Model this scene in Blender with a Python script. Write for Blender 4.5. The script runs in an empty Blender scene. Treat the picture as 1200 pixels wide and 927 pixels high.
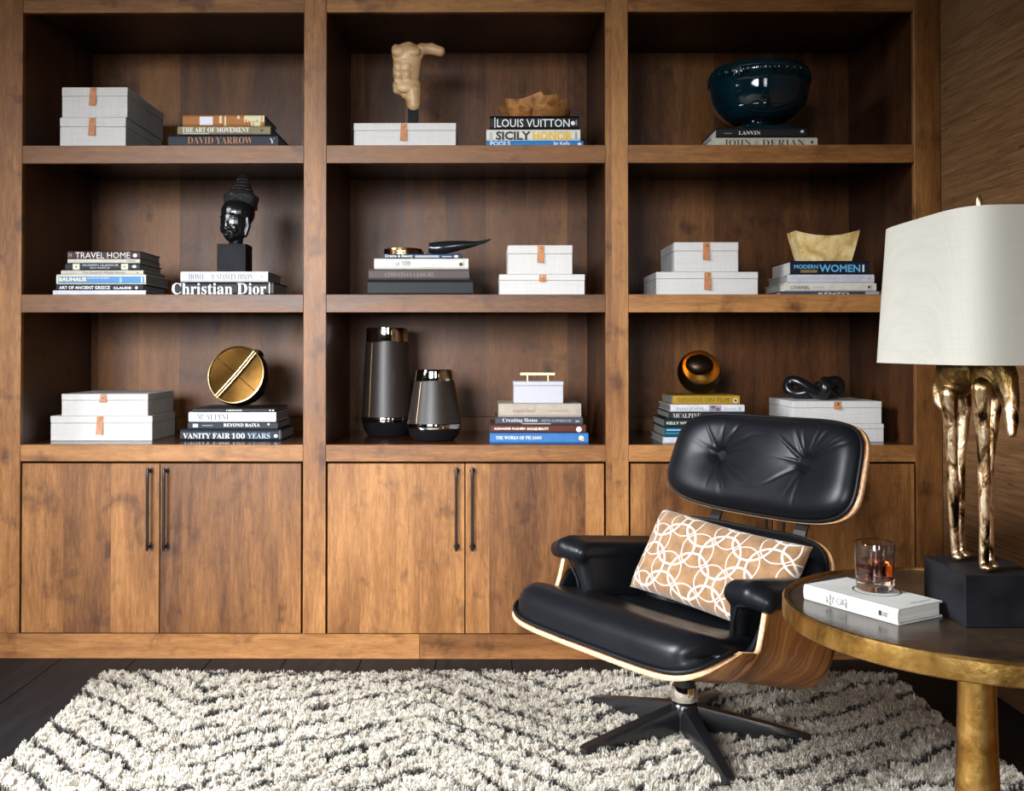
import bpy, bmesh, math, random
import numpy as np
from mathutils import Vector, Matrix, Euler

SC = bpy.context.scene
COL = SC.collection
PI = math.pi

# ------------------------------------------------------------------ camera
F, VU, VV = 1150.0, 567.0, 410.0          # focal length in px (1200 wide), where the +Y lines meet
CD, CH = 3.48, 1.092                      # distance to the bookcase front, eye height
PITCH, YAW = math.radians(0.8), math.radians(0.35)
ROT = (Matrix.Rotation(YAW, 3, 'Z') @ Matrix.Rotation(PI / 2 + PITCH, 3, 'X'))
_d = ROT.transposed() @ Vector((0, 1, 0))
PPX = VU - F * _d.x / -_d.z
PPY = VV + F * _d.y / -_d.z
cam = bpy.data.cameras.new('camera')
cam.sensor_width = 36.0
cam.lens = F / 1200 * 36.0
cam.shift_x = (600 - PPX) / 1200
cam.shift_y = (PPY - 463.5) / 1200
camo = bpy.data.objects.new('camera', cam)
camo.location = (0, -CD, CH)
camo.rotation_euler = ROT.to_euler()
COL.objects.link(camo)
SC.camera = camo

# ------------------------------------------------------------------ world, lights, exposure
w = bpy.data.worlds.new('world')
SC.world = w
w.use_nodes = True
w.node_tree.nodes['Background'].inputs[0].default_value = (.55, .7, 1, 1)
w.node_tree.nodes['Background'].inputs[1].default_value = 0.06


def area(name, loc, target, sx, sy, power, color):
    l = bpy.data.lights.new(name, 'AREA')
    l.shape = 'RECTANGLE'
    l.size, l.size_y = sx, sy
    l.energy = power
    l.color = color
    o = bpy.data.objects.new(name, l)
    o.location = loc
    o.rotation_euler = (Vector(target) - Vector(loc)).to_track_quat('-Z', 'Y').to_euler()
    COL.objects.link(o)
    return o


# daylight outside the windows of the room (one behind the camera, one in the left wall; plus an added fill)
area('window_daylight', (-1.9, -5.92, 1.8), (-.52, 0, .34), 2.3, 1.6, 82, (.96, .975, 1.0)).data.spread = math.radians(45)
area('window_daylight', (.85, -5.92, 1.8), (-1.3, 0, .9), .8, 1.6, 14, (.96, .975, 1.0)).data.spread = math.radians(60)  # added unseen fill, brightens the right-facing box sides
area('window_daylight', (-3.75, -2.4, 2.3), (-.3, -1.4, 0), 1.3, 2.3, 148, (.90, .95, 1.0)).data.spread = math.radians(62)
SC.view_settings.view_transform = 'Standard'
SC.view_settings.look = 'None'
SC.view_settings.gamma = 1
SC.view_settings.exposure = -0.25
SC.view_settings.use_curve_mapping = False


# ------------------------------------------------------------------ measuring on the photograph's planes
def ray(u, v):
    return ROT @ Vector(((u - PPX) / F, -(v - PPY) / F, -1))


def at_y(u, v, y=0.0):
    d = ray(u, v)
    k = (y + CD) / d.y
    return Vector((d.x * k, y, CH + d.z * k))


def at_z(u, v, z):
    d = ray(u, v)
    k = (z - CH) / d.z
    return Vector((d.x * k, -CD + d.y * k, z))


def X(u, y=0.0, v=410):
    return at_y(u, v, y).x


def Z(v, y=0.0, u=567):
    return at_y(u, v, y).z


# ------------------------------------------------------------------ objects
def tag(o, label=None, cat=None, group=None, kind=None):
    if label: o['label'] = label
    if cat: o['category'] = cat
    if group: o['group'] = group
    if kind: o['kind'] = kind
    return o


def empty(name, loc=(0, 0, 0), rz=0.0, label=None, cat=None, group=None, parent=None):
    o = bpy.data.objects.new(name, None)
    o.empty_display_size = .05
    o.location = loc
    o.rotation_euler = (0, 0, rz)
    COL.objects.link(o)
    o.parent = parent
    return tag(o, label, cat, group)


def link(name, me, mat=None, parent=None, loc=None, rot=None, label=None):
    o = bpy.data.objects.new(name, me)
    COL.objects.link(o)
    if mat is not None and not me.materials:
        for m in (mat if isinstance(mat, (list, tuple)) else [mat]):
            me.materials.append(m)
    if parent is not None: o.parent = parent
    if loc is not None: o.location = loc
    if rot is not None: o.rotation_euler = rot
    if label: o['label'] = label
    return o


def mesh(name, verts, faces, mat=None, parent=None, smooth=False, **k):
    me = bpy.data.meshes.new(name)
    me.from_pydata([tuple(v) for v in verts], [], faces)
    if smooth:
        me.polygons.foreach_set('use_smooth', [True] * len(me.polygons))
    return link(name, me, mat, parent, **k)


def from_bm(name, bm, mat=None, parent=None, smooth=False, **k):
    me = bpy.data.meshes.new(name)
    bmesh.ops.recalc_face_normals(bm, faces=bm.faces)
    bm.to_mesh(me)
    bm.free()
    if smooth:
        me.polygons.foreach_set('use_smooth', [True] * len(me.polygons))
    return link(name, me, mat, parent, **k)


def add_box(bm, x0, x1, y0, y1, z0, z1, bevel=0.0, seg=1):
    r = bmesh.ops.create_cube(bm, size=1)
    for v in r['verts']:
        v.co = Vector(((x0 + x1) / 2 + v.co.x * (x1 - x0), (y0 + y1) / 2 + v.co.y * (y1 - y0), (z0 + z1) / 2 + v.co.z * (z1 - z0)))
    if bevel:
        es = list({e for v in r['verts'] for e in v.link_edges})
        bmesh.ops.bevel(bm, geom=es, offset=bevel, segments=seg, affect='EDGES', profile=.5)


def box(name, x0, x1, y0, y1, z0, z1, mat, parent=None, bevel=0.0, seg=1, **k):
    bm = bmesh.new()
    add_box(bm, x0, x1, y0, y1, z0, z1, bevel, seg)
    return from_bm(name, bm, mat, parent, **k)


def lathe_data(profile, n=48, cap0=True, cap1=True):
    vs, fs = [], []
    for r, z in profile:
        for i in range(n):
            a = 2 * PI * i / n
            vs.append((r * math.cos(a), r * math.sin(a), z))
    for j in range(len(profile) - 1):
        for i in range(n):
            a, b = j * n + i, j * n + (i + 1) % n
            fs.append((a, b, b + n, a + n))
    if cap0: fs.append(tuple(reversed(range(n))))
    if cap1: fs.append(tuple((len(profile) - 1) * n + i for i in range(n)))
    return vs, fs


def sharp(o, ang=35):
    """smooth shading that keeps edges sharper than ang degrees"""
    me = o.data
    bm = bmesh.new()
    bm.from_mesh(me)
    bmesh.ops.recalc_face_normals(bm, faces=bm.faces)
    lim = math.radians(ang)
    for f in bm.faces: f.smooth = True
    for e in bm.edges:
        if len(e.link_faces) == 2 and e.calc_face_angle(0) > lim: e.smooth = False
    bm.to_mesh(me)
    bm.free()
    return o


def lathe(name, profile, mat, parent=None, n=48, cap0=True, cap1=True, ang=35, **k):
    vs, fs = lathe_data(profile, n, cap0, cap1)
    return sharp(mesh(name, vs, fs, mat, parent, **k), ang)


def tube_data(pts, rad, n=10, closed=False):
    """rings swept along pts; rad is a number or one per point"""
    pts = [Vector(p) for p in pts]
    m = len(pts)
    rad = [rad] * m if not hasattr(rad, '__len__') else rad
    vs, fs = [], []
    nrm = None
    for i, p in enumerate(pts):
        if closed: t = pts[(i + 1) % m] - pts[i - 1]
        else: t = pts[min(i + 1, m - 1)] - pts[max(i - 1, 0)]
        t.normalize()
        if nrm is None:
            nrm = t.orthogonal().normalized()
        nrm = (nrm - t * nrm.dot(t)).normalized()
        b = t.cross(nrm)
        for j in range(n):
            a = 2 * PI * j / n
            vs.append(p + (nrm * math.cos(a) + b * math.sin(a)) * rad[i])
    for i in range(m if closed else m - 1):
        for j in range(n):
            a, b = i * n + j, i * n + (j + 1) % n
            c, d = ((i + 1) % m) * n + (j + 1) % n, ((i + 1) % m) * n + j
            fs.append((a, b, c, d))
    if not closed:
        fs.append(tuple(reversed(range(n))))
        fs.append(tuple((m - 1) * n + j for j in range(n)))
    return vs, fs


def tube(name, pts, rad, mat, parent=None, n=10, closed=False, **k):
    vs, fs = tube_data(pts, rad, n, closed)
    return sharp(mesh(name, vs, fs, mat, parent, **k), 50)


def grid_faces(nu, nv, off=0, close_u=False):
    fs = []
    for j in range(nv - 1):
        for i in range(nu if close_u else nu - 1):
            a = off + j * nu + i
            b = off + j * nu + (i + 1) % nu
            fs.append((a, b, b + nu, a + nu))
    return fs


class Blob:
    """ellipsoids, capsules and boxes fused into one continuous skin"""
    def __init__(self): self.vs, self.fs = [], []

    def _add(self, vs, fs):
        o = len(self.vs)
        self.vs += [tuple(v) for v in vs]
        self.fs += [tuple(i + o for i in f) for f in fs]

    def ell(self, c, r, rot=None, n=20):
        vs, fs = [], []
        M = Euler(rot).to_matrix() if rot else Matrix.Identity(3)
        prof = [(math.sin(PI * (k + .02) / (n + .04)), -math.cos(PI * (k + .02) / (n + .04))) for k in range(n + 1)]
        vs, fs = lathe_data(prof, n)
        self._add([Vector(c) + M @ Vector((v[0] * r[0], v[1] * r[1], v[2] * r[2])) for v in vs], fs)
        return self

    def cap(self, pts, rad, n=14):
        """tube through pts with ball ends"""
        vs, fs = tube_data(pts, rad, n)
        self._add(vs, fs)
        rr = [rad] * len(pts) if not hasattr(rad, '__len__') else rad
        for i in range(len(pts)):
            self.ell(pts[i], (rr[i],) * 3, n=12)
        return self

    def box(self, x0, x1, y0, y1, z0, z1, bevel=.005):
        bm = bmesh.new()
        add_box(bm, x0, x1, y0, y1, z0, z1, bevel, 2)
        bm.verts.index_update()
        self._add([v.co.copy() for v in bm.verts], [tuple(v.index for v in f.verts) for f in bm.faces])
        bm.free()
        return self

    def build(self, name, mat, parent=None, voxel=.004, smooth=4, **k):
        me = bpy.data.meshes.new(name)
        me.from_pydata(self.vs, [], self.fs)
        o = bpy.data.objects.new(name, me)
        COL.objects.link(o)
        r = o.modifiers.new('r', 'REMESH')
        r.mode = 'VOXEL'
        r.voxel_size = voxel
        s = o.modifiers.new('s', 'SMOOTH')
        s.factor, s.iterations = .5, smooth
        bpy.context.view_layer.update()
        m2 = bpy.data.meshes.new_from_object(o.evaluated_get(bpy.context.evaluated_depsgraph_get()))
        bpy.data.objects.remove(o)
        bpy.data.meshes.remove(me)
        m2.name = name
        m2.polygons.foreach_set('use_smooth', [True] * len(m2.polygons))
        m2.materials.clear()
        return link(name, m2, mat, parent, **k)


# ------------------------------------------------------------------ materials
class NT:
    def __init__(self, name):
        self.m = bpy.data.materials.new(name)
        self.m.use_nodes = True
        self.t = self.m.node_tree
        self.b = self.t.nodes['Principled BSDF']
        self.n = 0

    def node(self, typ, **props):
        n = self.t.nodes.new(typ)
        self.n += 1
        n.location = (-200 * self.n, 0)
        for k, v in props.items(): setattr(n, k, v)
        return n

    def set(self, n, **inp):
        for k, v in inp.items():
            k = k.replace('_', ' ')
            s = n.inputs[k]
            if hasattr(v, 'is_output') and v.is_output: self.t.links.new(v, s)
            else: s.default_value = v
        return n

    def link(self, a, b): self.t.links.new(a, b)

    def coords(self, what='Object', scale=(1, 1, 1), rand=0.0, rot=(0, 0, 0)):
        tc = self.node('ShaderNodeTexCoord')
        mp = self.node('ShaderNodeMapping')
        mp.inputs['Scale'].default_value = scale
        mp.inputs['Rotation'].default_value = rot
        src = tc.outputs[what]
        if rand:
            oi = self.node('ShaderNodeObjectInfo')
            mul = self.node('ShaderNodeVectorMath', operation='SCALE')
            cmb = self.node('ShaderNodeCombineXYZ')
            for i in range(3): self.link(oi.outputs['Random'], cmb.inputs[i])
            self.link(cmb.outputs[0], mul.inputs[0])
            mul.inputs['Scale'].default_value = rand
            add = self.node('ShaderNodeVectorMath', operation='ADD')
            self.link(src, add.inputs[0])
            self.link(mul.outputs[0], add.inputs[1])
            src = add.outputs[0]
        self.link(src, mp.inputs[0])
        return mp.outputs[0]

    def noise(self, vec, scale=5, detail=4, rough=.55, dist=0.0):
        n = self.node('ShaderNodeTexNoise')
        self.link(vec, n.inputs['Vector'])
        n.inputs['Scale'].default_value = scale
        n.inputs['Detail'].default_value = detail
        n.inputs['Roughness'].default_value = rough
        n.inputs['Distortion'].default_value = dist
        return n.outputs['Fac']

    def ramp(self, fac, stops, interp='LINEAR'):
        r = self.node('ShaderNodeValToRGB')
        r.color_ramp.interpolation = interp
        el = r.color_ramp.elements
        while len(el) < len(stops): el.new(.5)
        for e, (p, c) in zip(el, stops):
            e.position = p
            e.color = (*c, 1) if len(c) == 3 else c
        self.link(fac, r.inputs[0])
        return r.outputs[0]

    def mix(self, a, b, fac, blend='MIX'):
        n = self.node('ShaderNodeMix', data_type='RGBA', blend_type=blend)
        for s, v in ((n.inputs[6], a), (n.inputs[7], b), (n.inputs[0], fac)):
            if hasattr(v, 'is_output'): self.link(v, s)
            elif isinstance(v, (tuple, list)): s.default_value = (*v, 1) if len(v) == 3 else v
            else: s.default_value = v
        return n.outputs[2]

    def math(self, op, a, b=None, c=None, clamp=False):
        n = self.node('ShaderNodeMath', operation=op, use_clamp=clamp)
        for i, v in enumerate((a, b, c)):
            if v is None: continue
            if hasattr(v, 'is_output'): self.link(v, n.inputs[i])
            else: n.inputs[i].default_value = v
        return n.outputs[0]

    def bump(self, h, strength=.2, dist=.002):
        n = self.node('ShaderNodeBump')
        n.inputs['Strength'].default_value = strength
        n.inputs['Distance'].default_value = dist
        self.link(h, n.inputs['Height'])
        self.link(n.outputs[0], self.b.inputs['Normal'])

    def out(self, color=None, rough=None, metal=None, **k):
        for key, v in (('Base Color', color), ('Roughness', rough), ('Metallic', metal)):
            if v is None: continue
            s = self.b.inputs[key]
            if hasattr(v, 'is_output'): self.link(v, s)
            elif key == 'Base Color': s.default_value = (*v, 1)
            else: s.default_value = v
        for key, v in k.items():
            self.b.inputs[key.replace('_', ' ')].default_value = v
        return self.m


def wood(name, axis, dark, mid, light, strip=.17, rough=.42, blotch=1.0, spec=.28):
    """stained knotty alder; axis = grain direction"""
    t = NT(name)
    st = {'Z': (1, 1, .12), 'X': (.12, 1, 1), 'Y': (1, .12, 1)}[axis]
    v = t.coords('Object', (1, 1, 1), rand=9.0)
    mp = t.node('ShaderNodeMapping')
    mp.inputs['Scale'].default_value = st
    t.link(v, mp.inputs[0])
    vs = mp.outputs[0]
    sep = t.node('ShaderNodeSeparateXYZ')
    t.link(v, sep.inputs[0])
    perp = sep.outputs[{'Z': 0, 'X': 2, 'Y': 0}[axis]]
    cell = t.math('FLOOR', t.math('DIVIDE', perp, strip))
    wn = t.node('ShaderNodeTexWhiteNoise', noise_dimensions='1D')
    t.link(cell, wn.inputs['W'])
    shift = t.node('ShaderNodeVectorMath', operation='ADD')
    sc = t.node('ShaderNodeVectorMath', operation='SCALE')
    t.link(wn.outputs['Color'], sc.inputs[0])
    sc.inputs['Scale'].default_value = 7
    t.link(vs, shift.inputs[0])
    t.link(sc.outputs[0], shift.inputs[1])
    vv = shift.outputs[0]
    big = t.noise(vv, 5.0, 3, .5, .8)           # cathedral-like swells
    fine = t.noise(vv, 160, 3, .6)              # pores
    med = t.noise(vv, 30, 4, .6, .4)
    sh2 = t.node('ShaderNodeVectorMath', operation='ADD')
    t.link(v, sh2.inputs[0])
    t.link(sc.outputs[0], sh2.inputs[1])
    blot = t.noise(sh2.outputs[0], 7.5, 3, .6, .3)
    f = t.math('ADD', t.math('MULTIPLY', big, .5), t.math('MULTIPLY', med, .3))
    f = t.math('ADD', f, t.math('MULTIPLY', fine, .27))
    f = t.math('SUBTRACT', f, .035)
    f = t.math('ADD', f, t.math('MULTIPLY', t.math('SUBTRACT', wn.outputs['Value'], .5), .19))
    col = t.ramp(f, [(.30, dark), (.5, mid), (.70, light)])
    bl = t.ramp(blot, [(.30, (.36, .31, .28)), (.44, (1, 1, 1))])
    col = t.mix(col, bl, .75 * blotch, 'MULTIPLY')
    # knots
    vo = t.node('ShaderNodeTexVoronoi')
    mk = t.node('ShaderNodeMapping')
    mk.inputs['Scale'].default_value = {'Z': (1, 1, .7), 'X': (.7, 1, 1), 'Y': (1, .7, 1)}[axis]
    t.link(sh2.outputs[0], mk.inputs[0])
    wob = t.node('ShaderNodeVectorMath', operation='ADD')
    t.link(mk.outputs[0], wob.inputs[0])
    wc = t.node('ShaderNodeTexNoise')
    wc.inputs['Scale'].default_value = 22
    t.link(v, wc.inputs['Vector'])
    ws = t.node('ShaderNodeVectorMath', operation='SCALE')
    ws.inputs['Scale'].default_value = .05
    t.link(wc.outputs['Color'], ws.inputs[0])
    t.link(ws.outputs[0], wob.inputs[1])
    t.link(wob.outputs[0], vo.inputs['Vector'])
    vo.inputs['Scale'].default_value = 4.2
    fl = t.noise(vv, 420, 2, .5)
    col = t.mix(col, t.ramp(fl, [(.30, (.45, .4, .37)), (.40, (1, 1, 1))]), .45, 'MULTIPLY')
    kn = t.ramp(vo.outputs['Distance'], [(.03, (.22, .17, .15)), (.12, (1, 1, 1))])
    col = t.mix(col, kn, .85, 'MULTIPLY')
    t.bump(t.math('ADD', fine, t.math('MULTIPLY', med, .5)), .12, .002)
    return t.out(col, t.math('ADD', t.math('MULTIPLY', med, .2), rough - .1), 0, Specular_IOR_Level=spec)


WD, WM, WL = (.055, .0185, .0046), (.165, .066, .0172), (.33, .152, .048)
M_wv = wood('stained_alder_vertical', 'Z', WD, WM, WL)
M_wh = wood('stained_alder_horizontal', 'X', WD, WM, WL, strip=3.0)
M_wb = wood('stained_alder_lining_shaded', 'Z', (.032, .0095, .0022), (.100, .0355, .0085), (.20, .084, .023), spec=.22, rough=.42)  # back panels: same alder, with the recess shade put into a darker colour
M_wy = wood('stained_alder_depth_shaded', 'Z', (.022, .007, .0025), (.055, .020, .007), (.10, .038, .013), strip=.3)  # bay sides and tops: colour lowered to carry the interior shade


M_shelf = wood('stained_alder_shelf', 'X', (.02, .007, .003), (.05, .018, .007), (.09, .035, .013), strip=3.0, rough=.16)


def plain(name, color, rough=.5, metal=0.0, nscale=0, namp=.15, bump=0.0, **k):
    t = NT(name)
    col = color
    if nscale:
        v = t.coords('Object', rand=3)
        f = t.noise(v, nscale, 4)
        lo = tuple(c * (1 - namp) for c in color)
        hi = tuple(min(1, c * (1 + namp)) for c in color)
        col = t.ramp(f, [(.3, lo), (.7, hi)])
        if bump: t.bump(f, bump, .002)
    return t.out(col, rough, metal, **k)


def linen(name, color, s=1.0, lo=.72):
    t = NT(name)
    a = t.noise(t.coords('Object', (9, 9, 900), rand=2), 1.0, 3, .7)
    b = t.noise(t.coords('Object', (900, 9, 9), rand=2), 1.0, 3, .7)
    f = t.math('ADD', t.math('MULTIPLY', a, .5), t.math('MULTIPLY', b, .5))
    col = t.ramp(f, [(.32, tuple(c * lo for c in color)), (.6, color)])
    t.bump(f, .15 * s, .001)
    return t.out(col, .85, 0, Specular_IOR_Level=.2)


def leather(name, color, rough=.36):
    t = NT(name)
    v = t.coords('Object')
    vo = t.node('ShaderNodeTexVoronoi')
    vo.inputs['Scale'].default_value = 420
    t.link(v, vo.inputs['Vector'])
    n = t.noise(v, 9, 3)
    n2 = t.noise(v, 60, 3)
    h = t.math('ADD', t.math('MULTIPLY', vo.outputs['Distance'], .25), t.math('MULTIPLY', n2, .5))
    t.bump(h, .25, .0015)
    return t.out(color, t.math('ADD', t.math('MULTIPLY', n, .18), rough - .08), 0, Specular_IOR_Level=.17)


M_linen = linen('oatmeal_linen', (.54, .525, .505))
M_tan = plain('tan_leather', (.36, .135, .045), .5, nscale=60, namp=.2, bump=.1)
M_brass_stud = plain('antique_stud', (.45, .33, .16), .3, 1.0)
M_dark_metal = plain('oil_rubbed_metal', (.035, .030, .028), .35, .8)
M_black = leather('black_leather', (.0045, .005, .0065), .34)
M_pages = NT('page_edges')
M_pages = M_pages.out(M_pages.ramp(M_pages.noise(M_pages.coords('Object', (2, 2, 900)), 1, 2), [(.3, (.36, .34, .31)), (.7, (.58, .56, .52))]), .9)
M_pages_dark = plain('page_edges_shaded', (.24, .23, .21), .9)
M_floor = NT('ebony_oak')
_v = M_floor.coords('Object', (14, 1.2, 14), rand=20)
_n = M_floor.noise(_v, 3, 5, .6, .6)
_n2 = M_floor.noise(_v, 22, 3, .6)
_f = M_floor.math('ADD', M_floor.math('MULTIPLY', _n, .7), M_floor.math('MULTIPLY', _n2, .3))
_c = M_floor.ramp(_f, [(.3, (.005, .005, .006)), (.7, (.016, .016, .0175))])
M_floor.bump(_n2, .15, .002)
M_floor = M_floor.out(_c, .55, 0, Specular_IOR_Level=.14)
M_plaster = plain('room_plaster', (.10, .085, .07), .9)
M_ceil = plain('ceiling_paint', (.14, .13, .12), .9)
M_white_paint = plain('white_paint', (.6, .6, .6), .5)

# grasscloth on the side wall: strands run along Y
t = NT('grasscloth')
v = t.coords('Object', (1, 1.6, 46))
a = t.noise(v, 2.2, 5, .65, .3)
b = t.noise(t.coords('Object', (1, 5, 130)), 1.6, 4, .7)
big = t.noise(t.coords('Object', (1, .8, 2)), 1.5, 2)
f = t.math('ADD', t.math('MULTIPLY', a, .5), t.math('MULTIPLY', b, .3))
f = t.math('ADD', f, t.math('MULTIPLY', big, .2))
col = t.ramp(f, [(.36, (.065, .029, .0105)), (.5, (.135, .065, .026)), (.66, (.20, .108, .048))])
dash = t.ramp(t.noise(t.coords('Object', (1, 11, 95)), 1.3, 2, .5), [(.68, (1, 1, 1)), (.74, (.25, .2, .17))])
col = t.mix(col, dash, .9, 'MULTIPLY')
t.bump(f, .5, .004)
M_grass = t.out(col, .9, 0, Specular_IOR_Level=.15)

# ------------------------------------------------------------------ the room
XL, XR, YB, ZC = -3.6, X(1104.5), -5.8, 3.9
DEP = .64


def struct(name, *a, **k):
    return tag(box(name, *a, **k), kind='structure')


floor = struct('floor', XL - .1, XR + .1, YB - .1, DEP + .1, -.12, -.02, M_floor)
pw = .265
rnd = random.Random(4)
x = X(73, 0, 773) - 12 * pw
while x < XR:
    y = .02 - rnd.random() * .6
    first = True
    y1 = .001
    while y1 > YB:
        y0 = y1 - rnd.uniform(1.1, 2.2) if not first else y1 - rnd.uniform(.25, 1.6)
        first = False
        y0 = max(y0, YB)
        a0, a1 = max(x, XL), min(x + pw, XR - .002)
        if a1 - a0 > .02 and y1 - y0 > .03:
            box('plank', a0 + .0012, a1 - .0012, y0 + .001, y1 - .001, -.02, 0.0, M_floor, floor, bevel=.0012)
        y1 = y0
    x += pw
struct('ceiling', XL - .1, XR + .1, YB - .1, DEP + .1, ZC, ZC + .1, M_ceil)
struct('wall_right', XR, XR + .1, YB - .1, DEP + .1, -.02, ZC, M_grass)
WBX = X(-3)
struct('wall_back', XL - .1, XR, DEP + .02, DEP + .1, -.02, ZC, M_plaster)


def wall_with_hole(name, axis, c0, c1, a0, a1, h0, h1, lo, hi, m):
    """wall slab between c0 and c1 across its thickness, hole a0..a1 x h0..h1"""
    bm = bmesh.new()
    def bx(p0, p1, z0, z1):
        if axis == 'y': add_box(bm, p0, p1, c0, c1, z0, z1)
        else: add_box(bm, c0, c1, p0, p1, z0, z1)
    bx(lo, a0, -.02, ZC)
    bx(a1, hi, -.02, ZC)
    bx(a0, a1, -.02, h0)
    bx(a0, a1, h1, ZC)
    return tag(from_bm(name, bm, m), kind='structure')


def window_frame(name, axis, c, a0, a1, h0, h1, na, nh):
    r = empty(name)
    tag(r, kind='structure')
    def bx(n, p0, p1, z0, z1, d=.03):
        if axis == 'y': box(n, p0, p1, c - d, c + d, z0, z1, M_white_paint, r)
        else: box(n, c - d, c + d, p0, p1, z0, z1, M_white_paint, r)
    g = .002
    bx('frame', a0 + g, a0 + .05, h0 + g, h1 - g)
    bx('frame', a1 - .05, a1 - g, h0 + g, h1 - g)
    bx('frame', a0 + .051, a1 - .051, h0 + g, h0 + .05)
    bx('frame', a0 + .051, a1 - .051, h1 - .05, h1 - g)
    for i in range(1, na):
        p = a0 + (a1 - a0) * i / na
        bx('mullion', p - .02, p + .02, h0 + .051, h1 - .051, .02)
    return r


wall_with_hole('wall_front', 'y', YB - .1, YB, -3.05, -.75, 1.0, 2.6, XL - .1, .45, M_plaster)
wall_with_hole('wall_front', 'y', YB - .1, YB, .46, 1.24, 1.0, 2.6, .4505, XR, M_plaster)
window_frame('fill_window', 'y', YB - .05, .46, 1.24, 1.0, 2.6, 1, 1)  # unseen window added around the fill light
window_frame('window_1', 'y', YB - .05, -3.05, -.75, 1.0, 2.6, 3, 1)
wall_with_hole('wall_left', 'x', XL - .1, XL, -3.1, -1.7, .9, 3.5, YB, DEP + .02, M_plaster)
window_frame('window_2', 'x', XL - .05, -3.1, -1.7, .9, 3.5, 2, 1)

# ------------------------------------------------------------------ the bookcase
BC = empty('bookcase', (0, .3, 0), 0, 'stained alder built-in bookcase with three open bays above paired cupboard doors', 'bookcase')
BC.location = (0, 0, 0)
TOP = 2.62
zpl = Z(743.5)                     # plinth top
sl0, sl1 = X(-3), X(24.5)
stiles = [(sl0, sl1), (X(355.5), X(382)), (X(710), X(736.5)), (X(1073), XR - .002)]
STZ0 = zpl
for a, b in stiles:
    box('stile', a, b, 0, .022, STZ0 + .0015, TOP, M_wv, BC, bevel=.0012)
# plinth in lengths
pl = [sl0, X(492), XR - .002]
for a, b in zip(pl, pl[1:]):
    box('plinth', a, b - .0006, -.0005, .0225, .0, zpl, M_wh, BC, bevel=.001)
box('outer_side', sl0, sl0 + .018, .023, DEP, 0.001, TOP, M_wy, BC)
SHELF_V = [(170, 191), (345, 366), (521.5, 543)]
SHELF_Z = [Z(a) for a, b in SHELF_V]
cab_mid = []
for bi in range(3):
    x0, x1 = stiles[bi][1], stiles[bi + 1][0]
    e = .0006
    # side panels sit flush with the openings
    ya, yb = .0225, DEP - .014
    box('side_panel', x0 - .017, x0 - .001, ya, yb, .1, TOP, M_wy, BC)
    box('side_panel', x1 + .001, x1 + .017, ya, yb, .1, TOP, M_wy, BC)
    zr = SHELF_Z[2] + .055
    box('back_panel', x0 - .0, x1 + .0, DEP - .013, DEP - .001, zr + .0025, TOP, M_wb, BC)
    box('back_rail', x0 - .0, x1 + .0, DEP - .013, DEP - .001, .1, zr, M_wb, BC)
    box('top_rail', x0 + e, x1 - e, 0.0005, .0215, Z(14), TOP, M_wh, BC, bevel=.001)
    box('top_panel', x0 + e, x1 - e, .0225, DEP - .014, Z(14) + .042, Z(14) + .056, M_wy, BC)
    for k, (va, vb) in enumerate(SHELF_V):
        za, zb = Z(va), Z(vb)
        if k == 2: zb = Z(541)
        box('shelf_lip', x0 + e, x1 - e, 0.0003, .0215, zb, za, M_wh, BC, bevel=.001)
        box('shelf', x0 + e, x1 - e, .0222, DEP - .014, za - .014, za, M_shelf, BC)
    # doors
    xm = (x0 + x1) / 2
    xm = [X(188), X(545), X(905)][bi]
    g = .0050
    zt, zb = Z(543.5), zpl + .003
    for sgn, (a, b) in ((1, (x0 + g + .002, xm - .0018)), (-1, (xm + .0018, x1 - g - .002))):
        d = box('door', a, b, .0005, .0215, zb, zt, M_wv, BC, bevel=.0012)
        hx = [(X(177), X(196)), (X(535), X(553.5)), (X(894), X(914))][bi][0 if sgn == 1 else 1]
        h0, h1 = Z(642), Z(549)
        bm = bmesh.new()
        pts = [(hx, -.030, h0 - .006), (hx, -.031, h0 + .004)] + [(hx, -.031, h0 + (h1 - h0) * q / 8) for q in range(1, 8)] + [(hx, -.031, h1 - .004), (hx, -.030, h1 + .006)]
        rr = [.0035, .0055] + [.0055 - .0006 * math.sin(PI * q / 8) for q in range(1, 8)] + [.0055, .0035]
        vs, fs = tube_data(pts, rr, 10)
        for hz in (h0 + .006, h1 - .006):
            v2, f2 = tube_data([(hx, .0004, hz), (hx, -.004, hz), (hx, -.0045, hz), (hx, -.027, hz)], [.0105, .0100, .005, .0045], 12)
            o = len(vs)
            vs = vs + v2
            fs = fs + [tuple(i + o for i in f) for f in f2]
        sharp(mesh('handle', vs, fs, M_dark_metal, d), 40)
    # dark carcass floor behind the doors' gaps
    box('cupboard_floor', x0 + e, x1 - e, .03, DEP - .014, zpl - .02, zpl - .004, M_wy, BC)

# ------------------------------------------------------------------ lettering
def serif(s):
    return ''.join(chr(0x1D400 + ord(c) - 65) if 'A' <= c <= 'Z' else chr(0x1D41A + ord(c) - 97) if 'a' <= c <= 'z'
                   else chr(0x1D7CE + int(c)) if c.isdigit() else c for c in s)


_text, _ink = {}, {}


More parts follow.
